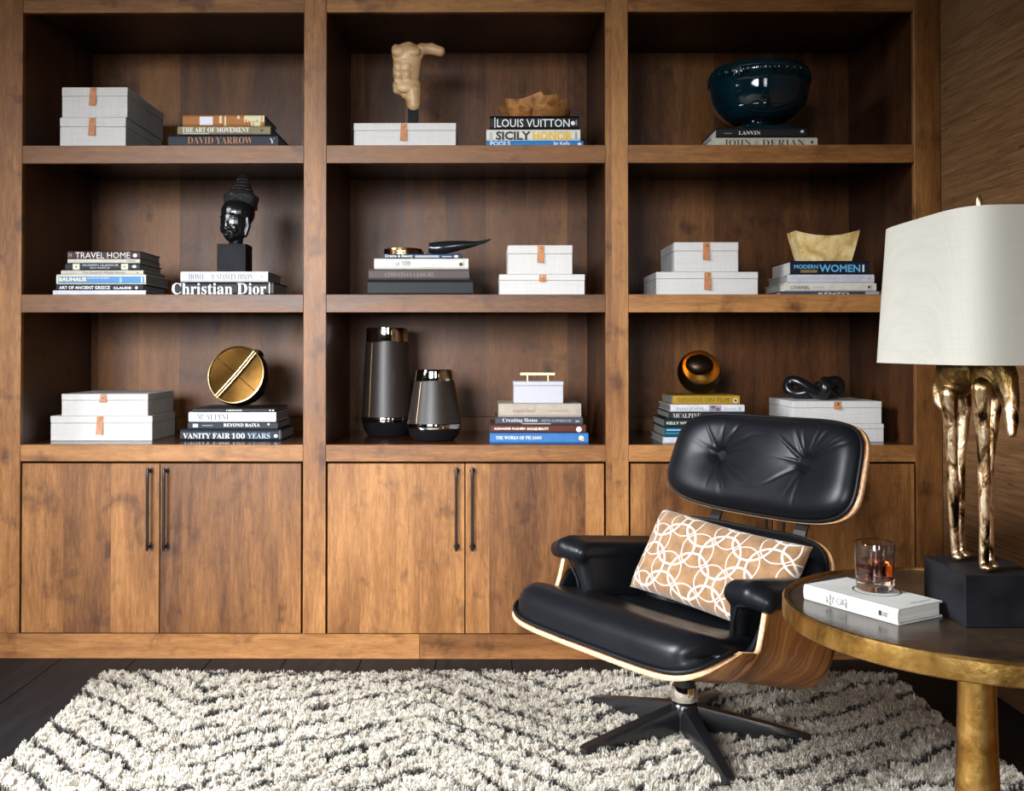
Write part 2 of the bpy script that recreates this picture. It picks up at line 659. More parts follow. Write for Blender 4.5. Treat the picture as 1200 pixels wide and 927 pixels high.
def glyphs(s, style):
    """(verts, faces) of a line of lettering, scaled to a unit box"""
    key = (s, style)
    if key in _text: return _text[key]
    c = bpy.data.curves.new('lettering', 'FONT')
    c.body = serif(s) if style in ('serif', 'thin') else s
    c.resolution_u = 2
    c.offset = {'bold': .022, 'black': .04, 'thin': -.012, 'serif': 0, 'sans': 0, 'light': -.008}[style]
    o = bpy.data.objects.new('lettering', c)
    COL.objects.link(o)
    bpy.context.view_layer.update()
    me = bpy.data.meshes.new_from_object(o.evaluated_get(bpy.context.evaluated_depsgraph_get()))
    co = np.array([v.co[:2] for v in me.vertices])
    fs = [tuple(p.vertices) for p in me.polygons]
    lo, hi = co.min(0), co.max(0)
    co = (co - lo) / (hi - lo)
    bpy.data.objects.remove(o)
    bpy.data.curves.remove(c)
    bpy.data.meshes.remove(me)
    _text[key] = (co, fs)
    return _text[key]


def ink(color, **k):
    key = tuple(color)
    if key not in _ink:
        _ink[key] = plain('ink', color, .6, **k)
    return _ink[key]


def hexcol(h):
    """sRGB hex to linear"""
    c = [int(h[i:i + 2], 16) / 255 for i in (0, 2, 4)]
    return tuple(.74 * (x / 12.92 if x <= .04045 else ((x + .055) / 1.055) ** 2.4) for x in c)


# ------------------------------------------------------------------ books
_cov = {}


def cover_mat(h, rough=.5):
    if (h, rough) not in _cov:
        _cov[(h, rough)] = plain('cover_cloth', tuple(c ** 1.12 for c in hexcol(h)), rough, nscale=40, namp=.10, Specular_IOR_Level=.2)
    return _cov[(h, rough)]


def book(u0, u1, z0, z1, s, col, depth, label, group, ref_v, marks=(), rough=.5, pages=None, flush=False):
    """a book lying flat, its spine facing the room at depth s; u0, u1 are where its spine ends on the photograph"""
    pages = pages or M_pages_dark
    x0, x1 = X(u0, s, ref_v), X(u1, s, ref_v)
    xc = (x0 + x1) / 2
    h, hw = z1 - z0, (x1 - x0) / 2
    r = empty('book', (xc, s, z0), 0, label, 'book', group)
    th = min(.0028, h * .2)
    m = cover_mat(col, rough)
    bm = bmesh.new()
    # spine with a slight swell, boards behind it
    n = 6
    prof = []
    sw = min(.004, h * .12)
    for i in range(n + 1):
        a = -1 + 2 * i / n
        prof.append((sw * max(0, (abs(a) - .6) / .4) ** 2, h / 2 + a * h / 2))
    outer = [(depth, 0)] + [(y, z) for y, z in prof] + [(depth, h)]
    inner = [(depth, h - th), (sw + .004, h - th), (sw + .004, th), (depth, th)]
    loop = outer + inner
    va = [bm.verts.new((-hw, y, z)) for y, z in loop]
    vb = [bm.verts.new((hw, y, z)) for y, z in loop]
    k = len(loop)
    for i in range(k):
        bm.faces.new((va[i], va[(i + 1) % k], vb[(i + 1) % k], vb[i]))
    bm.faces.new(va)
    bm.faces.new(list(reversed(vb)))
    from_bm('cover', bm, m, r)
    ins = .0 if flush else min(.004, hw * .03)
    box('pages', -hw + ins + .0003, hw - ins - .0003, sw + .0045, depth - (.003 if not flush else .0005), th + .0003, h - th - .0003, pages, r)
    for mk in marks:
        kind = mk[0]
        if kind == 'text':
            _, s_, a0, a1, b1, b0, c_, style = mk
            co, fs = glyphs(s_, style)
            xa, xb = X(a0, s, ref_v), X(a1, s, ref_v)
            za, zb = Z(b0, s, (a0 + a1) / 2), Z(b1, s, (a0 + a1) / 2)
            za = max(za, z0 + .0006)
            vs = [(xa - xc + p[0] * (xb - xa), -.0011, za - z0 + p[1] * (zb - za)) for p in co]
            mesh('lettering', vs, fs, ink(hexcol(c_)), r)
        elif kind in ('rect', 'disc'):
            _, a0, a1, b1, b0, c_ = mk[:6]
            lift = mk[6] if len(mk) > 6 else .0004
            xa, xb = X(a0, s, ref_v) - xc, X(a1, s, ref_v) - xc
            za, zb = Z(b0, s) - z0, Z(b1, s) - z0
            za, zb = max(za, .0004), min(zb, h - .0004)
            yy = lambda z: sw * max(0, (abs(min(1, max(-1, (z - h / 2) / (h / 2)))) - .6) / .4) ** 2 - lift
            vs, fs = [], []
            if kind == 'rect':
                q = 6
                for i in range(q + 1):
                    z = za + (zb - za) * i / q
                    vs += [(xa, yy(z), z), (xb, yy(z), z)]
                fs = [(2 * i, 2 * i + 1, 2 * i + 3, 2 * i + 2) for i in range(q)]
            else:
                cx, cz, rx, rz = (xa + xb) / 2, (za + zb) / 2, (xb - xa) / 2, (zb - za) / 2
                vs = [(cx + rx * math.cos(i * PI / 8), yy(cz + rz * math.sin(i * PI / 8)), cz + rz * math.sin(i * PI / 8)) for i in range(16)]
                fs = [tuple(range(16))]
            mesh('spine_mark' if kind == 'rect' else 'spine_emblem', vs, fs, ink(hexcol(c_)), r)
    return r


def stack(s, base, group, rows, js=None):
    """rows from the bottom up: (u0, u1, v_top, colour, depth, label, marks[, opts])"""
    z = base + .0004
    for row in rows:
        u0, u1, vt, col, dep, lab, marks = row[:7]
        o = row[7] if len(row) > 7 else {}
        ss = s + o.pop('ds', 0)
        z1 = Z(vt, ss, (u0 + u1) / 2)
        book(u0, u1, z, z1, ss, col, dep, lab, group, vt, marks, **o)
        z = z1 + .0004
    return z


T = lambda s, a0, a1, b1, b0, c='e8e6e2', st='sans': ('text', s, a0, a1, b1, b0, c, st)
R = lambda a0, a1, b1, b0, c, l=.0004: ('rect', a0, a1, b1, b0, c, l)
D = lambda a0, a1, b1, b0, c, l=.0008: ('disc', a0, a1, b1, b0, c, l)
S1, S2, S3 = SHELF_Z

# left bay, top shelf
stack(.06, S1, 'books on the top shelf of the left bay', [
    (197, 326, 157.3, '1b2430', .24, 'dark navy book with copper capitals on its spine, lowest of the top left stack',
     [T('DAVID YARROW', 220, 296, 160.5, 168.5, 'b0703f', 'thin'), T('Y', 316, 322, 162, 168, 'cfd0d2', 'thin')], {'ds': -.01}),
    (208, 317, 147.8, '8f8464', .22, 'olive khaki book with white capitals between navy and orange books',
     [T('THE ART OF MOVEMENT', 213.5, 292, 149.3, 155, 'f0ede4', 'serif'), R(214, 245, 155.6, 156.6, 'd8d2c0'), R(305, 308.5, 151.6, 154, '26221c')]),
    (214, 310, 134.7, 'b0743a', .21, 'orange book with cream drips and a pale sticker, topmost of its stack',
     [R(234, 249.5, 136.2, 146, 'd9dbe6', .0008), R(286, 310, 135, 142.5, 'd8d0a4'), R(294, 305, 142, 147.6, 'd8d0a4'), R(257, 260, 135, 144, 'd8d0a4'), R(263, 265, 135, 147.6, 'd8d0a4'), R(278, 281, 135, 139, 'd8d0a4'),
      R(287.5, 289, 139.5, 145, 'b0743a', .0007), R(291, 292.3, 141, 147, 'b0743a', .0007), R(296, 297.2, 143, 147.6, 'b0743a', .0007), R(306, 307.5, 135, 147.6, 'b0743a', .0007), D(300, 303, 140, 143, 'a8a28a')]),
])
# left bay, middle shelf: six under the plum one
stack(.05, S2, 'stacked books on the middle shelf of the left bay', [
    (62, 171, 340.2, 'd4d6de', .25, 'thin white book at the very bottom of the left middle stack', []),
    (66, 168, 333.2, '15171a', .25, 'thin black book with white capitals above a white one, under the blue book',
     [T('ART OF ANCIENT GREECE', 69.5, 129, 335.2, 339, 'e8e8e8', 'bold'), T('CLAUDE', 133, 154, 336, 339, 'e8e8e8', 'black'), D(158.5, 161.5, 335.3, 339, 'd8d8d8')]),
    (66, 171, 321.8, 'e3ded2', .26, 'blue spined book with white border and pale yellow capitals',
     [R(68, 169, 323.8, 331.5, '3f83bd'), T('BAUHAUS', 69, 101.5, 325, 329.8, 'ecd9a0', 'black'), T('ARCHITECTURE AND DESIGN', 102.5, 128, 325, 326.8, 'cfe0ee', 'sans'),
      R(140, 143, 325, 331, '8db4d2', .0007), R(165.5, 167, 324.5, 331, 'cfe0ee', .0007)]),
    (71.5, 168, 316.8, 'cdc9bd', .25, 'thin off-white book with small grey title above the blue spined book',
     [T('The Spirit of African Design', 96.5, 147.5, 317.7, 321.6, '6a665e', 'sans'), R(76, 90, 319.5, 320.5, 'a9a498'), R(160, 162.5, 318.7, 320.6, '8d897e')]),
    (76.5, 164, 308.4, '22272b', .24, 'black book with two cream square emblems on its spine',
     [R(85.3, 93.3, 308.9, 316, 'cfd4d2'), R(86.6, 92.2, 309.6, 315.2, 'e3d9ac', .0007), D(88.4, 90.4, 311.4, 313.4, '3a3428', .001), R(142, 150, 308.9, 316, 'cfd4d2'), R(143.2, 148.8, 309.6, 315.2, 'e3d9ac', .0007),
      D(145, 147, 311.4, 313.4, '3a3428', .001), T('MODERN GLAMOUR', 97, 139, 309.5, 312, 'd8dbe0', 'sans'), T('KELLY WEARSTLER', 106, 129, 313, 315, 'c8ccd0', 'sans'), D(155, 160, 310.4, 314, 'd8d8d8')]),
    (79.3, 164, 303.6, 'cfccc2', .23, 'very thin cream book directly beneath the plum brown one', [R(148, 159, 305, 306.4, '8d897e')]),
    (79, 164.5, 294.4, '4a3232', .22, 'plum brown book with wide white capitals, topmost of its stack',
     [T('TRAVEL HOME', 88.5, 152.5, 295.6, 302.8, 'eceae6', 'light'), T('H', 80.7, 84, 296, 302, 'b8a8a6', 'light'), D(156, 160.7, 297, 301.4, 'eceae6')]),
])
stack(.05, S2, 'pair of books under the black carved head', [
    (201, 321, 330.4, '16171b', .25, 'wide black book with large white serif lettering under a white book',
     [T('Christian Dior', 201.5, 312, 331.6, 345, 'f2f2f2', 'serif'), R(315, 316.3, 331.2, 344, 'dcdcdc'), R(318.8, 319.5, 331.2, 344, '55565c')]),
    (211.5, 314, 318.2, 'd9d9de', .24, 'white book with grey capitals directly under the black head\'s block',
     [T('HOME', 221, 240, 321, 327.5, '62666f', 'thin'), T('D. STANLEY DIXON', 247.5, 296, 321, 327.5, '62666f', 'thin'), D(305.5, 308, 323, 325.3, '8f939c')]),
])
# left bay, lower shelf
stack(.16, S3, 'books under the bronze disc', [
    (211, 330, 503.6, '1c2633', .25, 'navy book with large silver capitals at the bottom under the bronze disc',
     [T('VANITY FAIR', 214.5, 269.5, 507.6, 514, 'dfe4ea', 'serif'), T('100', 271.5, 287, 507.6, 514, 'c8d0da', 'serif'), T('YEARS', 290, 316.5, 507.6, 514, '9fb0c4', 'serif'), D(321, 325.5, 509, 513, 'd8dce2'), R(327.5, 328.1, 504.5, 515, '6a7684')]),
    (220, 325.5, 494.6, '2a3038', .24, 'charcoal book with white capitals between the navy and white books',
     [T('BEYOND BAIXA', 262, 304.5, 496.2, 500, 'f0f0f0', 'serif'), R(226, 232, 496.8, 501, 'c8ccd2'), R(237, 249.5, 498.2, 499.4, '7a828c'), D(313.5, 316, 496, 498.6, 'd8d8d8')]),
    (221, 323.5, 483.2, 'dfe0e6', .24, 'white book with tall thin dark capitals above the charcoal one',
     [T('M', 231.5, 237, 485.2, 491.8, '4a4c54', 'thin'), T('c', 237.5, 240.5, 485.2, 488.2, '4a4c54', 'thin'), T('ALPINE', 241, 270, 485.2, 491.8, '4a4c54', 'thin'), T('Romantic Modernism', 280, 309, 488, 490.4, '9a9ca6', 'thin'), D(317.5, 320, 488.5, 490.5, 'b0b2ba')]),
    (226, 322, 478.8, '202022', .25, 'thin black book directly beneath the bronze disc',
     [T('A GRECIAN HOUSE', 265, 283.5, 480, 481.8, 'e6e6e6', 'bold'), D(315.5, 317.5, 480, 482, 'd8d8d8'), D(319, 321, 480, 482, 'd8d8d8')]),
])
# middle bay, top shelf
stack(.07, S1, 'books under the jagged wooden bowl', [
    (570, 683.5, 164.8, '2b86c4', .25, 'bright blue book at the bottom under the jagged wooden bowl',
     [T('POOLS', 574.5, 598, 165.6, 171, 'd2e6f2', 'bold'), T('by Kelly', 649, 668, 166, 171, 'd2e6f2', 'bold'), R(677, 681, 167.5, 170, 'd2e6f2')]),
    (570, 680, 151.8, 'e4e2da', .25, 'white book with bold black and yellow capitals on its spine',
     [T('SICILY', 581, 622, 154, 164, '16161a', 'black'), T('HONOR', 624, 670.5, 154, 164, 'efbe22', 'black'), R(573.5, 577.5, 155, 163, 'b8b6b0'), R(674, 676.3, 155, 163, '9a9894')]),
    (574, 679, 135.8, '161618', .24, 'black book with large white capitals directly under the jagged wooden bowl',
     [T('LOUIS VUITTON', 582.5, 667.5, 139.6, 149, 'f4f4f4', 'sans'), R(579.3, 580.6, 137.5, 150, 'c8c8c8'), D(669, 673.7, 142, 147, 'f4f4f4'), R(674.6, 676, 141, 147, '8a8a8a')], {'rough': .35}),
])
# middle bay, middle shelf
stack(.09, S2, 'books under the magnifying glass', [
    (431, 554, 327.8, '12181f', .25, 'thick blue-black unlettered book at the bottom under the magnifying glass', [], {'flush': True}),
    (432, 550, 315.4, '5d524e', .25, 'taupe grey book with faint tone-on-tone lettering',
     [T('CHRISTIAN LIAIGRE', 451, 509, 319.5, 324, '857a76', 'thin')], {}),
    (438.5, 549, 303.0, 'd8d6cf', .24, 'white book with pale ghosted title between blue and taupe books',
     [T('M', 449.5, 462, 304.6, 312.4, 'bfc4cc', 'thin'), T('at 100', 463.5, 481, 305.8, 311.4, '6f7278', 'thin'), D(538, 542.5, 307.6, 312, '1c1c1c'), R(543.2, 543.9, 307, 312, '777777')]),
    (447.5, 540, 297.3, '20385a', .22, 'thin navy blue book with cream title directly under the magnifying glass',
     [T('Drama & Beauty', 451.5, 484, 298.2, 302.6, 'e0dcd0', 'bold'), R(486.5, 514.5, 299.2, 301.9, 'a3a6ac'), R(518, 529.5, 300, 301.4, '9fa6b4'), D(532, 537, 299, 302, 'e0dcd0')]),
])
# middle bay, lower shelf
stack(.05, S3, 'books under the pale lidded box with brass handle', [
    (574, 689.5, 507.6, '3e76ae', .25, 'cornflower blue book with cream capitals low in the middle bay',
     [T('THE WORKS OF PICASSO', 581, 634.5, 511, 515, 'dfe0d8', 'serif'), D(678, 684, 510.5, 516, 'd8d2b4'), D(681, 684.5, 513, 517, 'c8a06a', .0011)]),
    (574.5, 686.5, 497.6, '5a2e22', .25, 'chestnut brown book with white capitals and round white emblem',
     [T('ALEXANDER McQUEEN', 579, 615.5, 501, 504, 'ece6e0', 'bold'), T('SAVAGE BEAUTY', 617.5, 643, 501, 504, 'ece6e0', 'bold'), D(675.2, 681.6, 500, 506.3, 'ecece8'), D(677.2, 679.6, 501.6, 504.8, 'a8c4c4', .0011)]),
    (580.5, 683, 488.8, '474a54', .25, 'slate grey book with pale serif title between brown and oatmeal books',
     [T('Creating Home', 589, 630, 490.2, 495.6, 'd6d6d4', 'thin'), T('KEITH SUMMEROUR', 635, 669.5, 491.8, 494.4, '9a9ca2', 'sans'), R(612, 645.5, 496.2, 497.2, 'c9c9c6'), R(674.5, 679, 492.6, 494.8, '8a8c92')]),
    (584, 681, 473.2, 'b0a698', .25, 'thick oatmeal book with faded rose title under the pale lidded box',
     [T('wonderland', 600.5, 627, 478.5, 483.5, '9b6a62', 'thin'), T('annie leibovitz', 642.5, 666.5, 479.8, 482.6, '9b7a72', 'sans'), D(675, 679, 479.5, 484, '8d7a72'), D(676, 678, 480.7, 482.8, 'b0a698', .0011)]),
])
# right bay, top shelf
stack(.06, S1, 'books under the teal bowl', [
    (834, 958, 161.2, 'cbc5b2', .25, 'cream book with tall thin black capitals under the black book and teal bowl',
     [T('JOHN', 848, 880, 163.6, 171.5, '3a362e', 'thin'), T('DERIAN', 893, 943, 163.6, 171.5, '3a362e', 'thin'), R(884, 889, 165, 171, 'a39e8e'), D(950, 953, 165.6, 168.8, '1c1a18')], {'pages': M_pages}),
    (839.5, 945.5, 149.6, '26262a', .24, 'black book with small white serif capitals directly under the teal bowl',
     [T('LANVIN', 865.5, 891, 153.6, 158, 'e4e4e2', 'serif'), R(848, 857.5, 156.2, 157.2, '7c7c80'), D(938, 942, 153, 156.2, 'd8d8d8')], {'pages': M_pages}),
])
stack(.05, S2, 'books under the ochre stone vessel', [
    (914.5, 1035, 341.3, '4a5260', .25, 'blue-grey mottled book with pale capitals at the bottom of the stack by the lampshade',
     [T('KENZO', 959, 995, 342.6, 346.6, 'c6ccd6', 'bold'), R(1014, 1030, 341.8, 346, '9aa2ae'), R(986, 1012, 341.8, 346.5, '2e343e')]),
    (919, 1027, 331.8, 'dcd8cc', .25, 'ivory book with spaced black sans capitals on its spine',
     [T('CHANEL', 926, 949, 335, 338.8, '23221f', 'sans'), R(953, 966, 336.6, 337.5, 'a8a49a'), D(1017, 1020, 335, 338.2, '1c1a18'), R(1021.4, 1022, 334, 339.5, '8a867c')], {'pages': M_pages}),
    (923, 1024.5, 321.8, 'd3d4da', .25, 'white book with faint embossed silver title under the navy book',
     [T('SUZANNE KASLER', 927.5, 980, 324.4, 328.4, 'b3b5bc', 'thin'), T('INSPIRED INTERIORS', 984, 1014, 324, 326, 'b3b5bc', 'sans'), R(988, 1008, 328, 329, 'b3b5bc'), R(1017, 1021, 325, 328, 'b3b5bc')]),
    (926.5, 1019, 305.6, '1e2436', .24, 'navy book with sky blue capitals directly under the ochre stone vessel',
     [T('MODERN', 930.5, 958.5, 310.2, 315, '62b4e0', 'bold'), T('WOMEN', 960, 1008, 310, 319, '62b4e0', 'bold'), R(938, 957.5, 316.8, 317.6, 'b79c48'), R(938, 957.5, 318.6, 319.4, 'b79c48'), R(1010.5, 1012.8, 310.5, 319, 'e0e0e0')], {'pages': M_pages}),
])
stack(.06, S3, 'books under the golden sphere', [
    (777, 872, 512.6, 'c4c6cc', .26, 'silvery white book lowest in the stack behind the black headrest', []),
    (779, 868, 501.2, '1f5a6e', .25, 'glossy teal book in the stack behind the headrest', [R(781, 868, 503, 504.6, '8fb4c0'), R(780, 868, 507, 508.4, '2f7184')], {'rough': .2}),
    (778.5, 870, 491.2, '16303f', .25, 'dark petrol blue book with small gold capitals beside the headrest',
     [T('KELLY WEARSTLER', 781.2, 826, 494.2, 497.4, 'dccb9c', 'bold')]),
    (783.5, 874, 482.6, '2e2c32', .25, 'dark aubergine book with pale tall capitals under a white book',
     [T('MCALPINE', 788.5, 821, 484.4, 489.6, 'cfc8bc', 'thin')]),
    (786, 872.5, 474.4, 'd6d7de', .25, 'white book with grey title and small floral patch under a mustard book',
     [T('shades of white', 792, 825, 476.2, 480.6, '7e828e', 'sans'), R(831, 845, 474.9, 481.8, '8d8a94'), D(833, 838, 475.4, 478.8, '4c4a5c', .0008), D(838.5, 843.5, 477.6, 481.4, '5c5468', .0008), D(840, 844, 475, 477.4, 'c9a08e', .0008), T('Farrow', 849, 862, 477.4, 480.2, '8e929c', 'sans'), D(865, 869, 476.4, 480.8, 'a8aab2')]),
    (789, 867, 463.8, 'b08f2e', .24, 'mustard yellow book topmost of its stack, under the golden sphere',
     [T('DESIGNS ON FILM', 794.5, 854, 466.2, 471, '5e4a16', 'sans'), D(859, 864.8, 466.6, 472, 'e0dcc8'), D(860, 863.8, 467.6, 471, '3c3424', .0011)]),
])


# ------------------------------------------------------------------ linen storage boxes
def storage_box(u0, u1, z0, z1, s, depth, label, group, ref_v, tab_u, tab_len, lid=.30, tab_w=.024, lift=.0):
    x0, x1 = X(u0, s, ref_v), X(u1, s, ref_v)
    xc, hw, h = (x0 + x1) / 2, (x1 - x0) / 2, z1 - z0
    r = empty('storage_box', (xc, s, z0), 0, label, 'storage box', group)
    zl = h * (1 - lid)
    o = .0008
    box('base', -hw + o, hw - o, o, depth - o, 0, zl, M_linen, r, bevel=.0012)
    box('lid', -hw, hw, 0, depth, zl + .0008, h, M_linen, r, bevel=.0016)
    tx = X(tab_u, s, ref_v) - xc
    bm = bmesh.new()
    tl = Z(0, s) - Z(tab_len, s)
    zt = h - .0015
    n = 6
    vs = []
    for i in range(n + 1):
        q = i / n
        z = zt - tl * q
        y = -.0018 - .005 * q * q
        wv = tab_w / 2 * (1 + .04 * q)
        sh = -.002 * q
        vs += [(tx - wv + sh, y, z), (tx + wv + sh, y, z), (tx + wv + sh, y + .0016, z), (tx - wv + sh, y + .0016, z)]
    fs = grid_faces(4, n + 1, 0, True) + [(0, 1, 2, 3), (4 * n + 3, 4 * n + 2, 4 * n + 1, 4 * n)]
    tb = mesh('leather_tab', vs, fs, M_tan, r)
    vs, fs = lathe_data([(.0044, 0), (.0042, .0014), (.0025, .0026), (.0008, .003)], 14)
    mesh('stud', [(tx - .0005 + p[0], -.0022 - p[2], zt - .0095 + p[1]) for p in vs], fs, M_brass_stud, tb, smooth=True)
    return z1 + .0005


g = 'linen storage boxes with leather tabs'
z = storage_box(70, 147.5, S1 + .0004, Z(137, .06), .06, .40, 'linen box with leather tab, lower of the pair on the top left shelf', g, 150, 108.5, 21)
storage_box(72.5, 149.5, z, Z(101.5, .06), .06, .40, 'linen box with leather tab, upper of the pair on the top left shelf', g, 110, 109.5, 21)
z = storage_box(59, 178.5, S3 + .0004, Z(487.6, .15), .15, .27, 'wide flat linen box at the bottom left, under a slightly smaller one', g, 500, 117.5, 21)
storage_box(72, 173.5, z, Z(461.7, .15), .15, .30, 'flat linen box with short square tab, upper of the bottom left pair', g, 475, 121.5, 9.3)
storage_box(414.5, 534.5, S1 + .0004, Z(144, .06), .06, .30, 'single linen box under the cream torso sculpture', g, 155, 473.5, 20.5)
z = storage_box(585, 685.5, S2 + .0004, Z(321.6, .06), .06, .28, 'wider linen box with short tab, lower of the middle bay pair', g, 335, 636, 8)
storage_box(595, 671, z, Z(287.5, .06), .06, .26, 'small linen box with long tab, upper of the middle bay pair', g, 300, 634, 20)
z = storage_box(769, 888.5, S2 + .0004, Z(318.8, .06), .06, .28, 'wide linen box, lower of the right bay middle shelf pair', g, 335, 829.5, 20.5)
storage_box(790.5, 865.5, z, Z(284, .06), .06, .28, 'small linen box atop a wider one on the right bay middle shelf', g, 300, 828, 20.5)
z = storage_box(912, 1036, S3 + .0004, Z(496.5, .12), .12, .30, 'linen box at the bottom right, largely hidden behind the headrest', g, 510, 990, 20)
ZB9 = storage_box(929, 1033.5, z, Z(470.2, .12), .12, .30, 'linen box with short square tab carrying the black knot sculpture', g, 480, 981.5, 8.5)


# ------------------------------------------------------------------ sculptures and vessels on the shelves
def stone_mat(name, c0, c1, c2, sc=9, rough=.55, pits=0.0, bump=.2):
    t = NT(name)
    v = t.coords('Object')
    a = t.noise(v, sc, 5, .6, .4)
    col = t.ramp(a, [(.32, c0), (.5, c1), (.68, c2)])
    if pits:
        vo = t.node('ShaderNodeTexVoronoi')
        vo.inputs['Scale'].default_value = pits
        t.link(v, vo.inputs['Vector'])
        col = t.mix(col, t.ramp(vo.outputs['Distance'], [(.08, (.25, .15, .06)), (.16, (1, 1, 1))]), .9, 'MULTIPLY')
    t.bump(t.noise(v, sc * 8, 3), bump, .002)
    return t.out(col, rough)


M_torso = stone_mat('waxed_plaster', (.30, .165, .07), (.44, .275, .13), (.54, .37, .20), 14, .42)
M_blackstone = plain('polished_black_stone', (.006, .006, .007), .22, nscale=60, namp=.3, bump=.15)
M_blackwood = plain('black_lacquered_wood', (.008, .008, .010), .6, nscale=20, namp=.4, Specular_IOR_Level=.10)

# torso
s = .17
kx = (CD + s) / F
zt = Z(144, .06) + .001
cx = X(476.6, s, 100)
r = empty('torso_sculpture', (cx, s, zt), 0, 'cream male torso fragment on a black post, standing on a linen box', 'sculpture')
U = lambda zx, zy: (X(400 + zx / 6.62, s, 40 + zy / 6.62) - cx, Z(40 + zy / 6.62, s) - zt)
q = kx / 6.62
B = Blob()
def E3(zx, zy, rx, rz, ry, dy=0, rot=None):
    a, b = U(zx, zy)
    B.ell((a, dy, b), (rx * q, ry * q, rz * q), rot)
E3(515, 165, 124, 100, 70)
E3(512, 230, 112, 110, 66)
E3(505, 290, 108, 140, 66)
E3(508, 400, 112, 85, 70)
E3(520, 90, 52, 30, 40)
E3(425, 120, 36, 42, 48)
E3(628, 118, 52, 50, 50)
for zx, zy, rr in ((450, 150, 58), (560, 150, 60)): E3(zx, zy, rr, rr * .72, 26, -52 * q)
for zy in (262, 318, 372):
    for zx in (448, 512): E3(zx, zy, 36, 31, 15, -57 * q)
E3(505, 425, 75, 45, 22, -56 * q)
a, b = U(630, 118)
a2, b2 = U(768, 136)
B.cap([(a, 0, b), ((a + a2) / 2, 0, b + .002), (a2, -.002, b2)], [46 * q, 46 * q, 40 * q])
a, b = U(555, 450)
a2, b2 = U(562, 548)
B.cap([(a, 0, b), (a2, 0, b2)], [72 * q, 56 * q])
E3(440, 440, 40, 30, 45)
E3(520, 470, 60, 40, 45)
B.build('torso', M_torso, r, voxel=.0022, smooth=16)
pz = U(0, 575)[1]
pa = U(558, 0)[0]
box('post', pa - .0185, pa + .0185, -.012, .012, .010, pz + .012, M_blackwood, r)
box('foot', pa - .04, pa + .04, -.03, .03, 0, .0095, M_blackwood, r, bevel=.001)

# black head on a block
s = .10
zb = Z(318.2, .05) + .0008
q = (CD + s) / F / 5.79
hx = X(190 + 470 / 5.79, s, 300)
r = empty('carved_head', (hx, s + .05, zb), 0, 'glossy black carved head with tiered crown, mounted on a black block', 'sculpture')
bz = Z(190 + 552 / 5.79, s) - zb
box('block', -98 * q, 98 * q, -.05, .05, 0, bz, M_blackwood, r, bevel=.0015)
hd = Blob()
hz = lambda zy: Z(190 + zy / 5.79, s) - zb
def H(x, zy, y, rx, rz, ry, rot=None): hd.ell((x * q, y * q, hz(zy)), (rx * q, ry * q, rz * q), rot)
H(0, 395, 0, 100, 138, 98)        # face and jaw
H(0, 330, 30, 116, 105, 118)     # skull
H(0, 480, -44, 48, 52, 46)       # chin
H(0, 420, -80, 14, 62, 20)       # nose ridge
H(0, 447, -88, 22, 14, 17)       # nose tip
for sx in (-1, 1):
    H(sx * 38, 388, -66, 28, 13, 20)       # eyelids
    H(sx * 36, 362, -72, 38, 7, 16)        # brow
    H(sx * 44, 440, -54, 32, 42, 32)       # cheeks
    hd.cap([(sx * 100 * q, 15 * q, hz(370)), (sx * 104 * q, 18 * q, hz(430)), (sx * 88 * q, 8 * q, hz(488))], [16 * q, 17 * q, 15 * q])
H(0, 478, -84, 34, 8, 22)        # lips
H(0, 493, -82, 28, 8, 22)
H(0, 300, 120, 60, 80, 50)       # knot of hair behind
hd.cap([(0, 10 * q, hz(520)), (0, 10 * q, bz + .002)], [50 * q, 46 * q])
ROTH = math.radians(-28)
hp = empty('head', (-20 * q, 0, 0), ROTH, parent=r)
bpy.data.objects.remove(hp)
ho = hd.build('head', M_blackstone, r, voxel=.0016, smooth=2)
ho.rotation_euler = (0, 0, ROTH)
prof = []
prof += [(108 * q, hz(288)), (116 * q, hz(282)), (117 * q, hz(272)), (113 * q, hz(268)), (118 * q, hz(225)), (121 * q, hz(222)), (122 * q, hz(205)), (112 * q, hz(196))]
rr0 = 84
for i in range(6):
    za = 195 - i * 24
    ra = rr0 - i * 10.5
    prof += [((ra - 8) * q, hz(za)), ((ra + 4) * q, hz(za - 4)), ((ra + 4) * q, hz(za - 15)), ((ra - 12) * q, hz(za - 21))]
prof += [(20 * q, hz(48)), (7 * q, hz(40))]
M_crown = NT('carved_black_crown')
_v = M_crown.coords('Object')
_vo = M_crown.node('ShaderNodeTexVoronoi')
_vo.inputs['Scale'].default_value = 260
M_crown.link(_v, _vo.inputs['Vector'])
M_crown.bump(_vo.outputs['Distance'], .9, .004)
M_crown = M_crown.out((.012, .011, .011), .3)
lathe('crown', prof, M_crown, r, 48, loc=(-4 * q, .012, 0), rot=(math.radians(-6), math.radians(3), 0), ang=30)

# jagged carved wooden bowl
s = .12
q = (CD + s) / F
zb = Z(135.8, .07) + .0008
cx = X(629.5, s, 120)
r = empty('wooden_bowl', (cx, s + .10, zb), 0, 'carved brown wooden bowl with jagged broken rim, lying on stacked books', 'bowl')
jag = random.Random(9)
n = 180
hts = []
prof_x = [(-50, 16), (-47, 20.5), (-45, 15), (-43.5, 21), (-41, 17), (-37.5, 25), (-30, 23), (-22, 21.5), (-10, 24), (4.5, 29.5), (6, 24.5), (14, 25.5), (22, 28), (26.5, 21.5), (35.5, 24.5), (40, 16), (48, 14), (50, 12)]
for i in range(n):
    xx = 49 * math.cos(2 * PI * i / n)
    back = math.sin(2 * PI * i / n) > 0
    if back: xx = -xx
    for (xa, ha), (xb, hb_) in zip(prof_x, prof_x[1:]):
        if xa <= xx <= xb:
            hts.append(ha + (hb_ - ha) * (xx - xa) / (xb - xa) - (2 if back else 0) + jag.uniform(-.3, .3))
            break
vs, fs = [], []
m = 9
